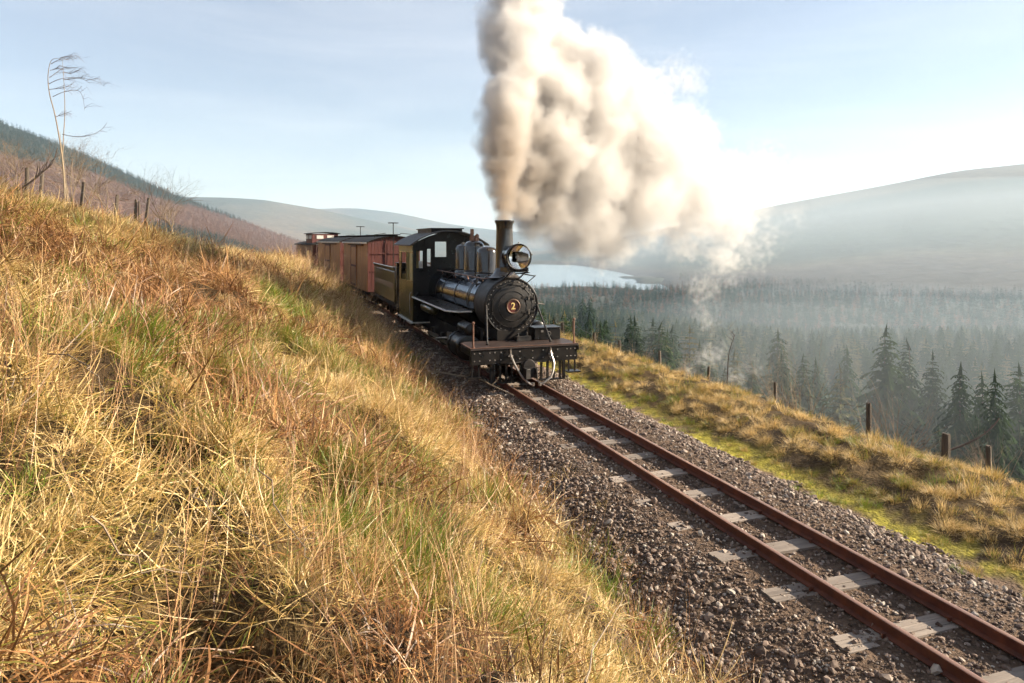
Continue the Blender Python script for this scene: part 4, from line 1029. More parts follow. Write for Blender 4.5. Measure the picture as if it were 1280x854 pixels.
def make_caboose():
    K = MAT; t = empty('caboose', (0, 0, 0)); L_ = 6.6; hw = 1.0; z0, ze, zr = .75, 2.45, 2.66
    b = MB(); b.box((-hw, .95, z0), (hw, L_-.7, ze)); body = b.build('body', K['caboose_red'], t)
    b = MB()
    for sg in (-1, 1):
        x0, x1 = sorted((sg*hw, sg*(hw+.02)))
        for k in range(30):
            y = .95 + k*.165; b.box((x0, y+.006, z0), (x1, y+.159, ze))
    o = b.build('side_boards', K['caboose_tan'], body); o['kind'] = 'stuff'
    for sg in (-1, 1):
        for y in (1.8, 4.6):
            b = MB(); x0, x1 = sorted((sg*(hw+.02), sg*(hw+.05))); b.box((x0, y, 1.45), (x1, y+.6, 2.15)); w_ = b.build('window_frame', K['caboose_red'], t)
            b = MB(); x0, x1 = sorted((sg*(hw+.05), sg*(hw+.056))); b.box((x0, y+.07, 1.52), (x1, y+.53, 2.08)); b.build('pane', K['dome_paint'], w_)
    b = MB(); roof_prism(b, hw+.12, ze, zr, 0, L_, .04); b.build('roof', K['frame_black'], t)
    b = MB(); b.box((-.82, 1.9, zr-.15), (.82, 3.9, 3.16)); cu = b.build('cupola', K['caboose_red'], t)
    for u in (-.55, .12):
        b = MB(); b.box((u, 1.87, 2.84), (u+.42, 1.899, 3.06)); b.build('cupola_window', K['white_edge'], cu)
    for y in (2.1, 3.1):
        b = MB(); b.box((-.85, y, 2.84), (-.821, y+.6, 3.06)); b.build('cupola_window', K['white_edge'], cu)
    b = MB(); roof_prism(b, .95, 3.15, 3.24, 1.8, 4.0, .04); b.build('cupola_roof', K['frame_black'], cu)
    b = MB(); b.box((-hw, 0, z0-.1), (hw, .95, z0)); b.box((-hw, L_-.7, z0-.1), (hw, L_, z0)); b.build('platform', K['frame_black'], t)
    b = MB()
    for y in (.06, L_-.06):
        for u in (-.95, -.4, .4, .95): b.cyl((u, y, z0), (u, y, ze if abs(u) > .9 else 1.65), .022, n=6)
        for z in (1.25, 1.65): b.tube([(-.95, y, z), (.95, y, z)], .016, 6)
    b.build('railing', K['caboose_red'], t)
    b = MB(); b.box((-.32, .92, .8), (.32, .95, 2.25)); d = b.build('end_door', K['caboose_tan'], t)
    b = MB(); b.box((-.95, 0, .55), (.95, L_, .66)); b.build('underframe', K['frame_black'], t)
    bogie(t, 1.3); bogie(t, L_-1.3); knuckle(t, 0, -1)
    return t

def make_train():
    make_loco(); make_tender()
    c = make_boxcar(); p, a = chord(15.3, 22.3); c.location = p; c.rotation_euler.z = a
    tag(c, 'red boxcar coupled directly behind the olive tender', 'boxcar', 'boxcars in the train')
    c2 = copy_tree(c); p, a = chord(23.4, 30.4); c2.location = p; c2.rotation_euler.z = a
    tag(c2, 'second boxcar, between the first boxcar and the caboose', 'boxcar', 'boxcars in the train')
    cb = make_caboose(); p, a = chord(31.4, 38.0); cb.location = p; cb.rotation_euler.z = a
    tag(cb, 'dark red caboose with a small cupola at the tail of the train', 'caboose')

# ------------------------------------------------------------------ trees
def spruce_mesh(seed, levels=34, per=9, h=1.0, droop=0.35):
    """crown of a unit-height spruce: whorls of drooping sprays made of small ragged faces"""
    g = np.random.default_rng(seed); V = []; F = []; S = []
    lean = g.normal(0, .01, 2)
    for i in range(levels):
        f = (i + g.random()*.7)/levels; z = .10 + .90*f
        rad = (1-f)**0.72*(.19 + .07*g.random()) + .016
        if f > .93: rad *= .8
        nb = max(4, int(per*(1-f*.45)))
        a0 = g.random()*6.28
        for k in range(nb):
            a = a0 + 6.283*k/nb + g.normal(0, .22); L_ = rad*g.uniform(.55, 1.18)
            if g.random() < .07: continue
            ca, sa = math.cos(a), math.sin(a); base = np.array([lean[0]*z, lean[1]*z, z])
            m_ = 4
            for j in range(m_):
                t0 = j/m_; t1 = (j+1.25)/m_
                w_ = L_*.24*(1.15-t0)*g.uniform(.7, 1.3)
                zz = lambda t: base[2] + L_*(.22*t - droop*1.6*t*t) - .004
                p0 = np.array([base[0] + ca*L_*t0, base[1] + sa*L_*t0, zz(t0)])
                p1 = np.array([base[0] + ca*L_*min(t1, 1.05), base[1] + sa*L_*min(t1, 1.05), zz(min(t1, 1.05)) - L_*.05])
                for sgn in (-1, 1):
                    q = (p0 + p1)/2 + np.array([-sa*sgn*w_*1.35, ca*sgn*w_*1.35, -L_*g.uniform(.08, .28)])
                    q += np.array([ca, sa, 0])*L_*.10
                    n_ = len(V); V += [p0, p1, q]; F.append((n_, n_+1, n_+2)); s_ = g.random(); S += [s_]*3
    # leader
    n_ = len(V); V += [np.array([lean[0], lean[1], 1.02]), np.array([.012, 0, .93]), np.array([-.012, .006, .93]), np.array([0, -.012, .93])]; F += [(n_, n_+1, n_+2), (n_, n_+2, n_+3), (n_, n_+3, n_+1)]; S += [.5]*4
    me = bpy.data.meshes.new('crown'); me.from_pydata([tuple(v*h) for v in V], [], F); me.update()
    at = me.attributes.new('shade', 'FLOAT', 'POINT'); at.data.foreach_set('value', np.array(S, np.float32)); return me

def crown_mat(name, c1, c2):
    m = bpy.data.materials.new(name); m.use_nodes = True; n = m.node_tree; n.nodes.clear(); out = n.nodes.new('ShaderNodeOutputMaterial')
    b = n.nodes.new('ShaderNodeAttribute'); b.attribute_name = 'shade'; oi = n.nodes.new('ShaderNodeObjectInfo')
    a = n.nodes.new('ShaderNodeMath'); a.operation = 'MULTIPLY_ADD'; a.inputs[1].default_value = .55
    m2 = n.nodes.new('ShaderNodeMath'); m2.operation = 'MULTIPLY'; m2.inputs[1].default_value = .45
    n.links.new(oi.outputs['Random'], m2.inputs[0]); n.links.new(b.outputs['Fac'], a.inputs[0]); n.links.new(m2.outputs[0], a.inputs[2])
    mx = n.nodes.new('ShaderNodeMix'); mx.data_type = 'RGBA'; mx.inputs[6].default_value = (*c1, 1); mx.inputs[7].default_value = (*c2, 1)
    n.links.new(a.outputs[0], mx.inputs[0])
    d = n.nodes.new('ShaderNodeBsdfDiffuse'); t = n.nodes.new('ShaderNodeBsdfTranslucent'); ms = n.nodes.new('ShaderNodeMixShader'); ms.inputs[0].default_value = .2
    n.links.new(mx.outputs[2], d.inputs[0]); n.links.new(mx.outputs[2], t.inputs[0]); n.links.new(d.outputs[0], ms.inputs[1]); n.links.new(t.outputs[0], ms.inputs[2]); n.links.new(ms.outputs[0], out.inputs[0])
    return m

def branches(b, p, d, L_, r, depth, g, spread=.5, curve=(0, 0, 0), n=5, kids=3, taper=.75):
    pts = [Vector(p)]; d = Vector(d).normalized(); seg = 5
    for i in range(seg):
        d = (d + Vector((g.gauss(0, .09), g.gauss(0, .09), g.gauss(0, .06))) + Vector(curve)*.2).normalized(); pts.append(pts[-1] + d*L_/seg)
    b.tube(pts, r, n, r2=r*.35 if depth else r*.25)
    if depth <= 0: return
    for k in range(kids):
        f = g.uniform(.3, 1.0); i = min(seg-1, int(f*seg)); q = pts[i] + (pts[i+1]-pts[i])*(f*seg-i)
        dd = (pts[i+1]-pts[i]).normalized(); ax = Vector((g.gauss(0, 1), g.gauss(0, 1), g.gauss(0, .5))); ax = (ax - dd*ax.dot(dd)).normalized()
        nd = (dd + ax*g.uniform(spread*.6, spread*1.3)).normalized()
        branches(b, q, nd, L_*g.uniform(.45, .75)*taper/.75, r*(1-.6*f)*.7, depth-1, g, spread, curve, max(3, n-1), kids, taper)

def at(px, py, Y):
    """the point seen at photo pixel (px, py) when it stands Y metres ahead"""
    return Vector(((px-640)/FPX*Y, Y, EYE - (py-300)/FPX*Y))

def make_forest():
    cm = crown_mat('spruce_needles', (0.010, 0.022, 0.012), (0.045, 0.068, 0.026))
    cm2 = crown_mat('young_larch', (0.07, 0.075, 0.035), (0.14, 0.12, 0.06))
    crowns = [spruce_mesh(k, 40, 10, droop=.2+.06*k) for k in range(6)] + [spruce_mesh(20 + k, 22, 6, droop=.2) for k in range(2)]
    for i, c in enumerate(crowns): c.materials.append(cm if i < 6 else cm2)
    tb = MB(); tb.lathe([(-.05, .016), (.1, .012), (.6, .006), (.95, .002)], (0, 0, 0), (0, 0, 1), 7); tm = tb.mesh('trunk'); tm.materials.append(MAT['trunk_bark'])
    g = random.Random(11)
    def tree(x, y, z, h, k, label, wid=1.0):
        o = empty('spruce_tree', (x, y, z), g.uniform(0, 6.28)); o.scale = (h*wid, h*wid, h)
        for nm, me in (('trunk', tm), ('crown', crowns[k])):
            c = bpy.data.objects.new(nm, me); COL.objects.link(c); c.parent = o
        tag(o, label, 'conifer', 'spruce trees in the valley forest')
    # the prominent nearest ones: photo x, top y, distance, height
    hero = [(1106, 394, 128, 24, 'tallest dark spruce rising above the misty forest on the right', 1.15),
            (1137, 415, 132, 21, 'dark spruce just right of the tallest one', .95),
            (972, 402, 150, 22, 'broad dark spruce standing alone left of the tallest spruce', 1.2),
            (1200, 443, 96, 17, 'grey green spruce with open branches above the thick fence post', 1.05),
            (1228, 455, 100, 17, 'slim pale spruce beside the open one near the right edge', .95),
            (1166, 430, 125, 17, 'thin spruce between the tallest group and the open one', .8),
            (1275, 442, 110, 22, 'dark spruce cut off by the right edge of the picture', 1.2),
            (1060, 425, 150, 20, 'mid height spruce left of the tallest one', 1.0),
            (1020, 440, 140, 16, 'low spruce between the broad one and the tallest one', 1.0),
            (740, 366, 330, 24, 'pointed spruce standing above the treeline right of the smokebox', 1.0),
            (728, 368, 335, 23, 'dark spruce paired with the pointed one by the smokebox', 1.0)]
    taken = []
    for px, py, Y, h, lab, wd in hero:
        p = at(px, py, Y); gz = hval(p.x, p.y); hh = p.z - gz
        h2 = min(max(hh, 6), h*1.3); tree(p.x, p.y, p.z - h2*1.06 if hh > h*1.3 else gz - .2, (hh/1.06 if hh <= h*1.3 else h2), g.randrange(6), lab, wd); taken.append((p.x, p.y))
    # cover
    sp = 5.2; cand = []
    for Y in np.arange(46, 640, sp):
        for X in np.arange(-60 if Y > 200 else 2, Y*.86, sp):
            x = X + g.uniform(-2.4, 2.4); y = Y + g.uniform(-2.4, 2.4)
            cand.append((x, y))
    cand = np.array(cand); s, u = to_su(cand[:, 0], cand[:, 1]); z = H(cand[:, 0], cand[:, 1]); px = 640 + FPX*cand[:, 0]/cand[:, 1]
    nn = fnoise(cand[:, 0]*.012, cand[:, 1]*.012, 3)
    ok = (u > 42) & (px > 560) & (px < 1420) & (nn > -.24) & (cand[:, 1] < 640 - 120*sstep(760, 1100, px)) & (cand[:, 1] > np.interp(px, [560, 680, 900, 1280], [130, 120, 90, 78]))
    for hx, hy in taken: ok &= np.hypot(cand[:, 0]-hx, cand[:, 1]-hy) > 3.5
    cand = cand[ok]; z = z[ok]; px = px[ok]; nn = nn[ok]; d = np.hypot(cand[:, 0], cand[:, 1]); order = np.argsort(d)
    hs = np.array([g.uniform(10, 24) for _ in cand]) + nn*10
    # none of the ordinary trees tops the line of the forest seen in the photo
    lim_px = np.interp(px, [560, 680, 760, 900, 1000, 1100, 1280, 1420], [372, 374, 385, 398, 408, 408, 405, 405])
    lim = EYE - (lim_px + 22*(np.array([g.random()**2 for _ in cand])-.12) - 300)/FPX*cand[:, 1]
    hs = np.clip(np.minimum(hs, (lim - z)/1.06), 4, 30)
    near = order[:289]; rest = order[289:]
    for i in near:
        tree(cand[i, 0], cand[i, 1], z[i]-.2, hs[i], g.randrange(8), 'dark spruce in the misty forest below the railway', g.uniform(.85, 1.2))
    P = np.stack([cand[rest, 0], cand[rest, 1], z[rest]-.2], 1); n = len(rest)
    rot = np.zeros((n, 3)); rot[:, 2] = rng.uniform(0, 6.28, n)
    scatter('conifer_forest', P, rot, hs[rest], rng.random(n), crowns, 'mass of dark conifers stretching along the valley floor', 'forest')
    print('forest', len(near), n)
    xs = rng.uniform(-100, 1500, 36000); ys = rng.uniform(490, 1700, 36000); pxx = 640 + FPX*xs/ys; zz = H(xs, ys); q_ = fnoise(xs*.008, ys*.012, 4)
    far_wood = (zz > -69.6) & (pxx > 560) & (pxx < 1400) & ((q_ > -.16) | (ys < 1100)) & ~((pxx < 850) & (ys > 960)) & ((ys < 1250) | (q_ > -.02))
    far_xy = np.stack([xs, ys, zz-.3], 1)[far_wood]
    # far woods on the left hillside
    lo = [spruce_mesh(40 + k, 9, 5) for k in range(3)]
    pm = crown_mat('hill_pine', (0.014, 0.028, 0.020), (0.035, 0.055, 0.032)); lm = crown_mat('hill_larch', (0.11, 0.055, 0.035), (0.19, 0.105, 0.065))
    lo2 = []
    for c in lo: c.materials.append(pm); c2 = c.copy(); c2.materials.clear(); c2.materials.append(lm); lo2.append(c2)
    Xv, Yv, Zv, C, cx, t = HILLS['left']; nr, nc = Xv.shape
    def hill_pts(n, cond):
        i = rng.integers(0, 138, n); j = rng.integers(0, nc-1, n); fi = rng.random(n); fj = rng.random(n)
        def bl(A): return (A[i, j]*(1-fi) + A[i+1, j]*fi)*(1-fj) + (A[i, j+1]*(1-fi) + A[i+1, j+1]*fi)*fj
        x, y, z_ = bl(Xv), bl(Yv), bl(Zv); tt = t[i] + (t[i+1]-t[i])*fi; cc = cx[j] + (cx[j+1]-cx[j])*fj
        nn_ = fnoise(x*0.006, y*0.006, 4); k = cond(tt, cc, nn_) & (cc > -60); return np.stack([x, y, z_-.5], 1)[k]
    lim = lambda cc: np.interp(cc, [-200, 0, 200, 300, 345], [0.62, 0.66, 0.78, 0.93, 1.1])
    n = len(far_xy); rot = np.zeros((n, 3)); rot[:, 2] = rng.uniform(0, 6.28, n)
    scatter('valley_wood', far_xy, rot, rng.uniform(6, 14, n), rng.random(n), lo + lo[:1] + lo2[:1], 'scattered far wood between the forest and the foot of the right hill', 'wood')
    P = hill_pts(34000, lambda tt, cc, q: (tt - lim(cc) + .16*q > 0)); n = len(P); rot = np.zeros((n, 3)); rot[:, 2] = rng.uniform(0, 6.28, n)
    scatter('pine_wood', P, rot, rng.uniform(9, 15, n), rng.random(n), lo, 'dark pine plantation along the crest of the left hillside', 'pine wood')
    P = hill_pts(30000, lambda tt, cc, q: (tt - lim(cc) + .16*q < 0) & (tt > .3)); n = len(P); rot = np.zeros((n, 3)); rot[:, 2] = rng.uniform(0, 6.28, n)
    scatter('larch_wood', P, rot, rng.uniform(7, 12, n), rng.random(n), lo2, 'reddish bare larch wood on the slope of the left hillside', 'larch wood')
    # darker conifers low on that hillside
    P = hill_pts(60000, lambda tt, cc, q: (tt < .42 - .0004*np.abs(cc-270)) & (tt > .02) & (cc > 185) & (q > -.12)); n = min(len(P), 3500); P = P[:n]; rot = np.zeros((n, 3)); rot[:, 2] = rng.uniform(0, 6.28, n)
    scatter('lower_pine_wood', P, rot, rng.uniform(9, 14, n), rng.random(n), lo, 'dark green pine wood low down behind the dry bank', 'pine wood')

# ------------------------------------------------------------------ fences, bare trees, dead branches
def post(parent, x, y, h, r=.05, lean=(0, 0), square=False, sink=.3):
    z = hval(x, y); g = random.Random(int(x*1000 + y*77)); b = MB(); n_ = 8; vs = []; lv = [(-sink, 1.0), (0, 1.0), (h*.5, .96), (h*.93, .9), (h, .8)]
    ph = [g.uniform(.88, 1.12) for _ in range(n_)]
    for t_, k in lv:
        for i in range(n_):
            a = 2*math.pi*i/n_; rr = r*k*ph[i]; vs.append((x + lean[0]*t_ + math.cos(a)*rr, y + lean[1]*t_ + math.sin(a)*rr, z + t_ + (g.uniform(-.012, .012) if t_ == h else 0)))
    fs = [(j*n_+i, j*n_+(i+1) % n_, (j+1)*n_+(i+1) % n_, (j+1)*n_+i) for j in range(len(lv)-1) for i in range(n_)] + [tuple(range((len(lv)-1)*n_, len(lv)*n_))]
    b.add(vs, fs); return b.build('fence_post', MAT['fence_wood'], parent), Vector((x + lean[0]*h, y + lean[1]*h, z + h))

def make_fences():
    # right: along the outer edge of the verge. photo x, top y, distance, visible radius
    f = empty('wire_fence', (0, 0, 0)); f.location = (0, 0, 0)
    tag(f, 'low wooden post fence with sagging wire along the right verge', 'fence')
    tops = []
    for px, py, Y, r, lean in [(1236, 557, 9.4, .038, (.0, 0)), (1181, 542, 8.9+.6, .062, (.03, 0)), (1086, 504, 11.0, .042, (0, 0)), (969, 478, 13.3, .032, (0, 0)), (886, 458, 15.4, .035, (0, 0)), (825, 439, 17.2, .038, (-.02, 0)), (775, 426, 18.6, .045, (-.03, 0)), (743, 416, 20.5, .045, (0, 0)), (716, 401, 23.5, .04, (0, 0)), (703, 403, 25, .06, (0, 0)), (672, 405, 29, .06, (0, 0))]:
        p = at(px, py, Y); gz = hval(p.x, p.y); h = p.z - gz
        while h < .35: Y += .25; p = at(px, py, Y); gz = hval(p.x, p.y); h = p.z - gz
        _, tp = post(f, p.x, p.y, h, r, lean); tops.append(tp)
    for dz in (.08, .3):
        for a_, b_ in zip(tops[1:-1], tops[2:]):
            if (a_-b_).length > 8: continue
            pts = [a_.lerp(b_, k/6) - Vector((0, 0, dz + .12*math.sin(math.pi*k/6)*(1 if dz > .1 else .4))) for k in range(7)]
            b = MB(); b.tube(pts, .0035, 4); b.build('wire', MAT['fence_wire'], f)
    # left: on the brow of the bank
    f = empty('wire_fence', (0, 0, 0)); tag(f, 'weathered leaning fence posts on the brow of the left bank', 'fence')
    tops = []
    for px, py, pb, Y, r, lean in [(34, 211, 240, 24, .07, (.02, 0)), (53, 214, 252, 25, .075, (.06, 0)), (105, 231, 264, 29, .075, (.10, 0)), (147, 244, 268, 35, .09, (.08, 0)), (170, 250, 276, 39, .085, (.03, 0)), (174, 252, 277, 39, .06, (0, 0)), (186, 253, 272, 41, .09, (.12, 0))]:
        p = at(px, py, Y); gz = hval(p.x, p.y); h = p.z - gz
        hh = min(max(h, .7), 2.4)
        if h > 2.4: hh = h
        _, tp = post(f, p.x - lean[0]*hh, p.y, hh, r, lean); tops.append(tp)
    for dz in (.12, .45):
        for a_, b_ in zip(tops[:-1], tops[1:]):
            pts = [a_.lerp(b_, k/6) - Vector((0, 0, dz + .15*math.sin(math.pi*k/6))) for k in range(7)]; b = MB(); b.tube(pts, .006, 4); b.build('wire', MAT['fence_wire'], f)

def smooth_path(P_, k=5):
    out = []
    for i in range(len(P_)-1):
        a_, b_, c_, d_ = P_[max(i-1, 0)], P_[i], P_[i+1], P_[min(i+2, len(P_)-1)]
        for j in range(k):
            f = j/k; out.append(0.5*((2*b_) + (c_-a_)*f + (2*a_-5*b_+4*c_-d_)*f*f + (3*b_-a_-3*c_+d_)*f**3))
    out.append(P_[-1]); return out

def make_bare_trees():
    g = random.Random(4)
    # tall wind-bent sapling with two stems and branches all streaming to the right
    Y = 24.0
    base = at(82, 262, Y); base.z = hval(base.x, base.y)
    t = empty('birch_sapling', base); tag(t, 'tall bare wind-bent sapling with branches streaming right on the left skyline', 'bare tree')
    def loc(px, py, dy=0): return at(px, py, Y+dy) - base
    def stem(path, r, r2, name='trunk', m='bark_pale'):
        b = MB(); b.tube(smooth_path(path), r, 7, r2=r2); return b.build(name, MAT[m], t)
    stem([Vector((0, 0, -.3)), loc(80, 225), loc(76, 185), loc(69, 145), loc(62, 118), loc(60, 95), loc(64, 76), loc(74, 73)], .030, .006)
    stem([Vector((.12, .2, -.3)), loc(79, 215, .3), loc(79, 180, .3), loc(81, 140, .3), loc(80, 105, .3), loc(78, 75, .3)], .024, .005)
    stem([Vector((.25, .1, -.3)), loc(83, 232, .1), loc(79, 200, .1), loc(75, 165, .1)], .018, .006)
    b = MB()
    for pts in [[(61, 105), (75, 99), (95, 97), (118, 101), (131, 108)], [(62, 97), (80, 85), (96, 85)], [(64, 80), (76, 74), (88, 75)], [(66, 121), (80, 115), (96, 113), (103, 120), (106, 138)], [(61, 112), (78, 110), (90, 106)],
                [(78, 168), (95, 171), (113, 169), (127, 162), (134, 153)], [(79, 100), (100, 98), (112, 104)], [(78, 90), (88, 92), (97, 88)], [(70, 146), (82, 142)], [(63, 88), (72, 86)], [(74, 73), (84, 71), (92, 76)]]:
        P_ = [loc(a, c, g.uniform(-.4, .4)) for a, c in pts]; P_ = smooth_path(P_, 4); b.tube(P_, .012, 5, r2=.004)
        for k in range(11):
            i = g.randrange(len(P_)//5, len(P_)-1); q = P_[i]; L_ = g.uniform(.2, .6); b.tube([q, q + Vector((L_*.5, g.uniform(-.1, .1), g.uniform(-.04, .18))), q + Vector((L_, g.uniform(-.2, .2), g.uniform(-.22, .16)))], .005, 3, r2=.002)
    b.build('branch', MAT['bark_dark'], t)
    # dark leaning dead bough
    b = MB(); Y2 = 19
    P_ = [at(0, 247, Y2), at(20, 240, Y2), at(42, 225, Y2), at(56, 213, Y2), at(66, 203, Y2), at(72, 185, Y2)]; P_[0].z -= .1
    b.tube(smooth_path(P_), .032, 7, r2=.010)
    for i in range(7): q = P_[2].lerp(P_[4], g.random()); branches(b, q, (g.uniform(-.3, .8), 0, 1), g.uniform(.3, .8), .012, 1, g, kids=2)
    tag(b.build('dead_bough', MAT['bark_dark']), 'dark dead bough leaning across the posts at the left edge', 'dead branch')
    # round leafless trees on the brow
    for px, pb, Y, h, kids, lab, m in [(112, 262, 42, 3.6, 6, 'pale twiggy bush behind the fence beneath the bent sapling', 'twig'), (90, 258, 46, 4.6, 6, 'taller twiggy bush tangled behind the sapling stems', 'twig'), (135, 268, 44, 2.6, 6, 'low scrub bush right of the pale twiggy bush', 'twig'),
                                   (200, 278, 46, 2.7, 5, 'small spreading leafless tree on the brow above the pine wood', 'bark_dark'), (22, 248, 36, 2.6, 6, 'scrubby bush at the far left behind the posts', 'twig'), (215, 292, 44, 1.6, 5, 'low brown bush at the foot of the leafless tree', 'twig')]:
        p = at(px, pb, Y); z = hval(p.x, p.y); zz = p.z
        t = empty('bare_tree', (p.x, p.y, min(z, zz) if z < zz else z)); tag(t, lab, 'bare tree')
        h = max(h, 1.0) + max(0, zz - z)
        b = MB(); b.tube([Vector((0, 0, -.3)), Vector((0, 0, .35 + max(0, zz-z)))], .035, 7); b.build('trunk', MAT[m], t)
        b = MB()
        for k in range(6): branches(b, (0, 0, .3 + max(0, zz-z)), (g.uniform(-.9, .9), g.uniform(-.7, .7), 1), h*.55, .026, 3, g, .75, (.1, 0, .05), 4, kids if kids < 6 else 5, .72)
        b.build('crown', MAT[m], t)
    # thin sapling by the right fence
    b = MB(); Y = 17.0
    P_ = [at(908, 480, Y), at(910, 455, Y), at(913, 435, Y), at(919, 418, Y)]; z = hval(P_[0].x, P_[0].y); P_[0].z = z - .1
    b.tube(smooth_path(P_), .018, 5, r2=.005)
    for k in range(6): q = P_[1].lerp(P_[3], g.random()); b.tube([q, q + Vector((g.uniform(-.2, .2), 0, .15)), q + Vector((g.uniform(-.3, .3), 0, g.uniform(.2, .4)))], .006, 3, r2=.002)
    tag(b.build('sapling', MAT['bark_dark']), 'single thin bare sapling behind the right hand fence', 'sapling')
    # bough leaning on the thick post at the right
    b = MB(); Y = 9.6; P_ = [at(1186, 563, Y), at(1205, 556, Y), at(1225, 546, Y), at(1240, 534, Y), at(1249, 523, Y)]
    b.tube(smooth_path(P_), .016, 6, r2=.007)
    for k in range(8): q = P_[1].lerp(P_[3], g.random()); b.tube([q, q + Vector((.03, 0, g.choice([-1, 1])*.06))], .005, 3, r2=.002)
    tag(b.build('dead_branch', MAT['bark_dark']), 'thin dead branch leaning out from the thick fence post', 'dead branch')
    # pale twiggy shrubs beyond the verge
    for px, py, Y, h, lab in [(1005, 512, 22, 1.9, 'pale twiggy shrub just below the verge, left of the middle post'), (1110, 555, 15, 1.1, 'reddish shrub right of the fence post below the tall spruce'), (985, 500, 24, 1.4, 'smaller pale shrub beside the twiggy one'), (1255, 610, 11, .8, 'brown brushwood heap by the last fence post')]:
        p = at(px, py, Y); z = hval(p.x, p.y); b = MB(); hh = max(h, p.z + h - z)
        for k in range(9): branches(b, (p.x, p.y, z), (g.uniform(-.4, .4), g.uniform(-.4, .4), 1), hh*.75, .014, 2, g, .5, (0, 0, .1), 4, 4, .7)
        tag(b.build('shrub', MAT['twig']), lab, 'shrub')
    # fallen dead branch lying in front of the train
    b = MB(); Yb = 11.2
    def gp(px, py, lift=0.0):
        Y = 12.0
        for _ in range(40):
            p = at(px, py, Y); dz = p.z - (hval(p.x, p.y) + lift); Y += dz*2.2 if abs(dz) < 1 else (1 if dz > 0 else -1)*1.0; Y = min(max(Y, 2), 40)
        return at(px, py, Y)
    main = [(520, 466), (545, 465), (575, 470), (597, 473), (615, 482), (642, 494)]
    P_ = [gp(*q, .22) for q in main]; b.tube(smooth_path(P_), .022, 6, r2=.009)
    for (a, c), (e, f_) in [((545, 465), (556, 452)), ((575, 470), (580, 458)), ((585, 471), (592, 457)), ((597, 472), (601, 455)), ((560, 467), (568, 458)), ((615, 481), (622, 474)), ((590, 472), (570, 490))]:
        p = gp(a, c, .22); q = at(e, f_, p.y); b.tube([p, p.lerp(q, .5) + Vector((.02, 0, .01)), q], .012, 5, r2=.006)
    tag(b.build('fallen_branch', MAT['bark_pale']), 'bleached forked branch lying beside the rails in front of the engine', 'dead branch')
    # bramble and bracken canes arching out of the bank
    canes = [([(330, 590), (352, 640), (372, 675), (385, 700)], .006, 'straight pale cane crossing the foreground bank'),
             ([(735, 848), (752, 800), (768, 765), (779, 742)], .008, 'dark leaning stalk standing at the foot of the bank'),
             ([(120, 400), (90, 425), (55, 470), (25, 510)], .006, 'brown bramble cane arching over the bank at the left'),
             ([(60, 445), (100, 450), (122, 470), (130, 500)], .006, 'bent bramble cane left of the grassy hollow'),
             ([(75, 372), (105, 355), (140, 343), (165, 341)], .005, 'thin dark cane reaching right across the upper bank'),
             ([(222, 330), (228, 370), (224, 405), (223, 440)], .005, 'upright brown stalk in the middle of the bank'),
             ([(0, 830), (30, 800), (62, 780), (95, 758)], .007, 'thick dry stalk lying in the lower left corner'),
             ([(40, 854), (80, 820), (120, 795), (150, 780)], .006, 'pale dry stalk lying beside the corner stalk'),
             ([(240, 610), (262, 640), (300, 665), (340, 680)], .005, 'curved straw stalk in the dark hollow of the bank'),
             ([(575, 760), (562, 700), (566, 660), (572, 640)], .004, 'crooked thin weed standing low on the bank'),
             ([(600, 740), (598, 700), (602, 668)], .004, 'short straight weed beside the crooked one'),
             ([(668, 520), (660, 545), (640, 580), (636, 640)], .004, 'tall thin weed growing out of the ballast edge'),
             ([(120, 640), (170, 700), (215, 715), (255, 722)], .006, 'long bent straw lying across the lower bank')]
    for pts, r, lab in canes:
        b = MB(); P_ = [gp(px, py, .28 + .10*math.sin(3.14*i/(len(pts)-1))) for i, (px, py) in enumerate(pts)]
        # keep the cane at a steady distance so that it reads as one stalk
        ys = [p.y for p in P_]; P_ = [at(px, py, ys[0] + (ys[-1]-ys[0])*i/(len(ys)-1) - .1) for i, (px, py) in enumerate(pts)]
        P_ = [q + Vector((g.gauss(0, .012), 0, g.gauss(0, .012))) for q in smooth_path(P_, 3)]; r *= .6; b.tube(P_, r, 5, r2=r*.35)
        for k in range(4): q = P_[1].lerp(P_[-1], g.random()); b.tube([q, q + Vector((g.uniform(-.06, .06), 0, .04)), q + Vector((g.uniform(-.12, .12), g.uniform(-.05, .05), g.uniform(-.02, .12)))], r*.45, 3, r2=r*.2)
        tag(b.build('dry_cane', MAT['twig']), lab, 'stalk')

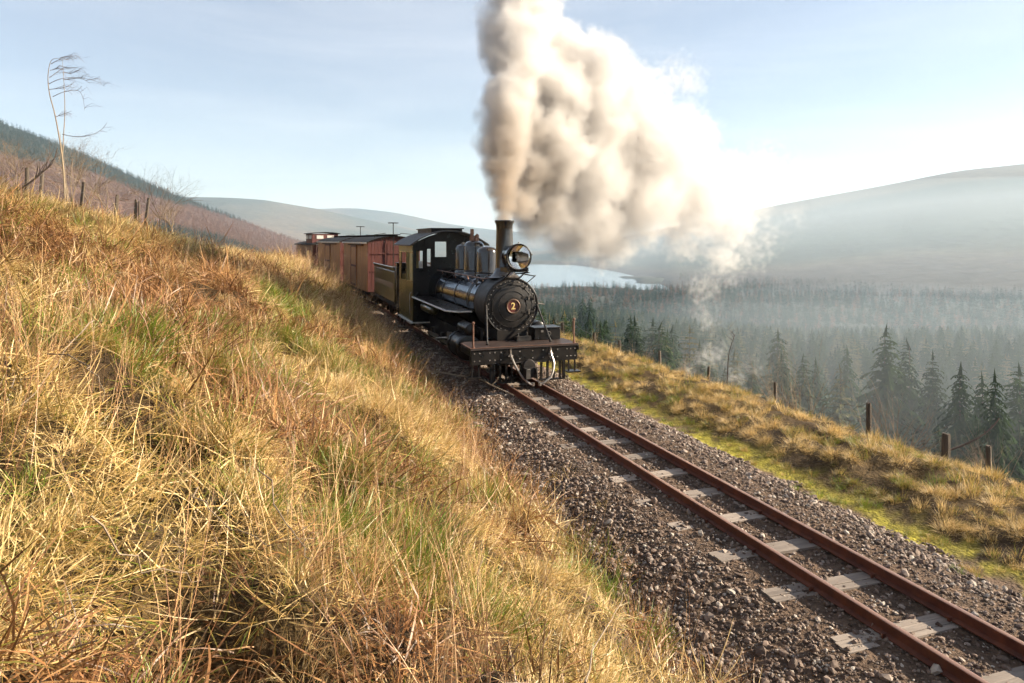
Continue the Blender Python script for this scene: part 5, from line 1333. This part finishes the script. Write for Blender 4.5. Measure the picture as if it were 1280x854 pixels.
# ------------------------------------------------------------------ smoke
BLOBS = [ # photo x, y, radius px, distance, density
 (631, 270, 11, 14.3, 1.0), (631, 254, 16, 14.35, 1.0), (632, 234, 22, 14.4, 1.0), (630, 210, 27, 14.5, 1.0), (630, 182, 32, 14.6, 1.0), (634, 150, 37, 14.8, 1.0), (634, 118, 38, 15, 1.0), (640, 85, 42, 15.2, 1.0), (645, 48, 46, 15.5, 1.0), (658, 15, 42, 15.8, 1.0), (672, -30, 48, 16.2, 1.0), (690, -80, 60, 16.8, .8),
 (668, 100, 38, 15.7, 1.0), (664, 160, 32, 15.5, .9), (660, 215, 32, 15.5, .9), (652, 252, 22, 15.3, .8), (690, 75, 42, 16.3, 1.0), (700, 120, 50, 16.3, 1.0), (690, 170, 50, 16.2, 1.0), (680, 215, 48, 16.2, .9), (680, 262, 42, 16.4, .7), (735, 95, 50, 17, .8), (742, 145, 62, 17.2, .75), (735, 205, 64, 17.2, .68), (725, 262, 54, 17.4, .55), (715, 300, 36, 17.6, .42),
 (790, 130, 52, 18, .55), (800, 185, 68, 18.4, .58), (795, 245, 64, 18.6, .46), (758, 300, 38, 18.4, .5), (780, 95, 36, 18, .4), (850, 190, 62, 19.5, .36), (865, 245, 66, 20, .34), (845, 290, 36, 19.8, .28), (905, 225, 50, 21, .27), (915, 275, 48, 21, .27), (945, 270, 36, 22, .18), (900, 320, 38, 21, .24), (870, 315, 32, 21, .22), (935, 320, 32, 22, .16),
 (880, 362, 34, 22, .18), (908, 345, 32, 22, .15), (882, 405, 32, 23.5, .14), (890, 445, 36, 24.5, .145), (920, 475, 34, 25, .135), (945, 455, 30, 25, .125), (965, 300, 38, 23, .15), (985, 265, 36, 23, .135), (860, 465, 28, 25, .13), (549, 408, 11, 15.2, .17), (557, 398, 8, 15.2, .15), (960, 210, 60, 23, .14), (850, 100, 50, 21, .17)]
def make_smoke():
    c = []
    for px, py, r, Y, d in BLOBS: p = at(px, py, Y); c.append((p, r/FPX*Y*1.22, d))
    lo = [min(p[i]-r for p, r, d in c) - .3 for i in range(3)]; hi = [max(p[i]+r for p, r, d in c) + .3 for i in range(3)]
    vox = .045
    me = bpy.data.meshes.new('smoke_plume'); me.from_pydata([lo, hi], [], []); o = bpy.data.objects.new('smoke_plume', me); COL.objects.link(o)
    g = bpy.data.node_groups.new('smoke_field', 'GeometryNodeTree')
    g.interface.new_socket('Geometry', in_out='INPUT', socket_type='NodeSocketGeometry'); g.interface.new_socket('Geometry', in_out='OUTPUT', socket_type='NodeSocketGeometry')
    N = g.nodes.new; K = g.links.new
    def M(op, a, b_=None, c_=None, clamp=False):
        m = N('ShaderNodeMath'); m.operation = op; m.use_clamp = clamp
        for i, v in enumerate((a, b_, c_)):
            if v is None: continue
            if isinstance(v, (int, float)): m.inputs[i].default_value = v
            else: K(v, m.inputs[i])
        return m.outputs[0]
    def V(op, a, b_=None, s_=None):
        m = N('ShaderNodeVectorMath'); m.operation = op
        for i, v in enumerate((a, b_)):
            if v is None: continue
            if isinstance(v, (tuple, list, Vector)): m.inputs[i].default_value = tuple(v)
            else: K(v, m.inputs[i])
        if s_ is not None:
            if isinstance(s_, (int, float)): m.inputs['Scale'].default_value = s_
            else: K(s_, m.inputs['Scale'])
        return m
    pos = N('GeometryNodeInputPosition').outputs[0]
    def noise(p, sc_, det, ro=.55, col=True):
        z = N('ShaderNodeTexNoise'); K(p, z.inputs['Vector']); z.inputs['Scale'].default_value = sc_; z.inputs['Detail'].default_value = det; z.inputs['Roughness'].default_value = ro
        return z.outputs['Color'] if col else z.outputs[0]
    w1 = V('SCALE', V('SUBTRACT', noise(pos, .75, 2), (.5, .5, .5)).outputs[0], s_=1.3).outputs[0]
    w2 = V('SCALE', V('SUBTRACT', noise(pos, 2.3, 5, .66), (.5, .5, .5)).outputs[0], s_=.95).outputs[0]
    w3 = V('SCALE', V('SUBTRACT', noise(pos, 6.5, 3, .6), (.5, .5, .5)).outputs[0], s_=.34).outputs[0]
    # the warp is weak at the chimney and grows with height
    dist = V('DISTANCE', pos, tuple(at(631, 275, 14.3))).outputs['Value']; grow = M('MULTIPLY', M('MINIMUM', dist, 3.0), .333)
    grow = M('MULTIPLY_ADD', grow, .85, .15)
    wp = V('ADD', pos, V('SCALE', V('ADD', V('ADD', w1, w2).outputs[0], w3).outputs[0], s_=grow).outputs[0]).outputs[0]
    acc = None
    for p, r, d in c:
        dd = V('DISTANCE', wp, tuple(p)).outputs['Value']
        f = M('MULTIPLY', M('SUBTRACT', 1.0, M('MULTIPLY', dd, 1/r), clamp=True), d)
        acc = f if acc is None else M('SMOOTH_MAX', acc, f, .08) if False else (M('MAXIMUM', acc, f))
    # sharp-edged billows plus fine break-up
    fine = noise(pos, 5.5, 4, .65, False)
    dens = M('ADD', acc, M('MULTIPLY', M('SUBTRACT', fine, .5), .42))
    dens = M('SUBTRACT', dens, .10, clamp=True)
    dens = M('MULTIPLY', dens, M('MINIMUM', M('MULTIPLY', acc, 9.0), 1.0))
    vc = N('GeometryNodeVolumeCube'); K(dens, vc.inputs['Density'])
    vc.inputs['Min'].default_value = lo; vc.inputs['Max'].default_value = hi
    for i, nm in enumerate(('Resolution X', 'Resolution Y', 'Resolution Z')): vc.inputs[nm].default_value = int((hi[i]-lo[i])/vox)
    print('smoke grid', [int((hi[i]-lo[i])/vox) for i in range(3)])
    sm = N('GeometryNodeSetMaterial'); K(vc.outputs[0], sm.inputs[0])
    m = bpy.data.materials.new('smoke'); m.use_nodes = True; n = m.node_tree; n.nodes.clear(); out = n.nodes.new('ShaderNodeOutputMaterial'); v = n.nodes.new('ShaderNodeVolumePrincipled')
    v.inputs['Density'].default_value = 0; v.inputs['Density Attribute'].default_value = ''
    at_ = n.nodes.new('ShaderNodeAttribute'); at_.attribute_name = 'density'
    mu = n.nodes.new('ShaderNodeMath'); mu.operation = 'MULTIPLY'; mu.inputs[1].default_value = SMOKE_SIGMA; n.links.new(at_.outputs['Fac'], mu.inputs[0]); n.links.new(mu.outputs[0], v.inputs['Density'])
    # sootier, browner smoke straight out of the chimney
    geo = n.nodes.new('ShaderNodeNewGeometry'); di = n.nodes.new('ShaderNodeVectorMath'); di.operation = 'DISTANCE'; di.inputs[1].default_value = tuple(at(628, 262, 14.3)); n.links.new(geo.outputs['Position'], di.inputs[0])
    mr = n.nodes.new('ShaderNodeMapRange'); mr.inputs[1].default_value = .2; mr.inputs[2].default_value = 2.8; n.links.new(di.outputs['Value'], mr.inputs[0])
    mx = n.nodes.new('ShaderNodeMix'); mx.data_type = 'RGBA'; mx.inputs[6].default_value = (.62, .55, .48, 1); mx.inputs[7].default_value = (.835, .82, .81, 1); n.links.new(mr.outputs[0], mx.inputs[0]); n.links.new(mx.outputs[2], v.inputs['Color'])
    v.inputs['Anisotropy'].default_value = .42
    n.links.new(v.outputs[0], out.inputs['Volume'])
    sm.inputs['Material'].default_value = m; me.materials.append(m)
    K(sm.outputs[0], g.nodes.new('NodeGroupOutput').inputs[0])
    g.nodes.new('NodeGroupInput')
    md = o.modifiers.new('smoke', 'NODES'); md.node_group = g
    tag(o, 'thick cream and grey smoke billowing from the chimney and drifting right', 'smoke', kind='stuff')
SMOKE_SIGMA = 14.0
def make_mist():
    m = bpy.data.materials.new('mist'); m.use_nodes = True; n = m.node_tree; n.nodes.clear(); out = n.nodes.new('ShaderNodeOutputMaterial'); v = n.nodes.new('ShaderNodeVolumePrincipled')
    v.inputs['Color'].default_value = (.70, .86, 1, 1); v.inputs['Density'].default_value = MIST; v.inputs['Anisotropy'].default_value = .3; n.links.new(v.outputs[0], out.inputs['Volume'])
    m_near = m.copy(); m_near.name = 'low_smoke'; m_near.node_tree.nodes['Principled Volume'].inputs['Density'].default_value = .0009; m_near.node_tree.nodes['Principled Volume'].inputs['Color'].default_value = (.86, .94, 1, 1)
    m_far = m.copy(); m_far.name = 'valley_haze'; m_far.node_tree.nodes['Principled Volume'].inputs['Density'].default_value = .00034; m_far.node_tree.nodes['Principled Volume'].inputs['Anisotropy'].default_value = 0.0; m_far.node_tree.nodes['Principled Volume'].inputs['Color'].default_value = (.82, .92, 1, 1)
    for (x, y, z), (a, b_, c), rz, lab in [((75, 120, -27), (62, 70, 22), .5, 'thin smoke lying among the spruces at the right'), ((190, 330, -48), (190, 170, 26), .3, 'pale mist filling the far side of the forest'), ((22, 62, -9), (11, 30, 8), -.1, 'drifting smoke above the trees beyond the fence'), ((1150, 1350, -20), (1000, 850, 150), .2, 'broad veil of smoke haze hanging across the right hill')]:
        bm = bmesh.new(); bmesh.ops.create_icosphere(bm, subdivisions=4, radius=1)
        for q in bm.verts:
            k = 1 + .35*float(fnoise(np.array([q.co.x*1.6 + x]), np.array([q.co.y*1.6 + q.co.z]), 3)[0]); q.co = q.co*k
        me = bpy.data.meshes.new('drifting_mist'); bm.to_mesh(me); bm.free(); me.materials.append(m_near if a < 100 else m if a < 500 else m_far)
        o = bpy.data.objects.new('drifting_mist', me); COL.objects.link(o); o.location = (x, y, z); o.scale = (a, b_, c); o.rotation_euler.z = rz
        tag(o, lab, 'mist', kind='stuff')
MIST = .00045

# ------------------------------------------------------------------ build
import time as _t
_t0 = _t.time()
def step(f):
    f(); print('%-18s %.1fs' % (f.__name__, _t.time()-_t0))
step(make_ground); step(make_hills); step(make_lake); step(make_haze)
step(make_track); step(make_train); step(make_forest); step(make_fences); step(make_bare_trees)
step(make_ballast); step(make_grass); step(make_smoke); step(make_mist)
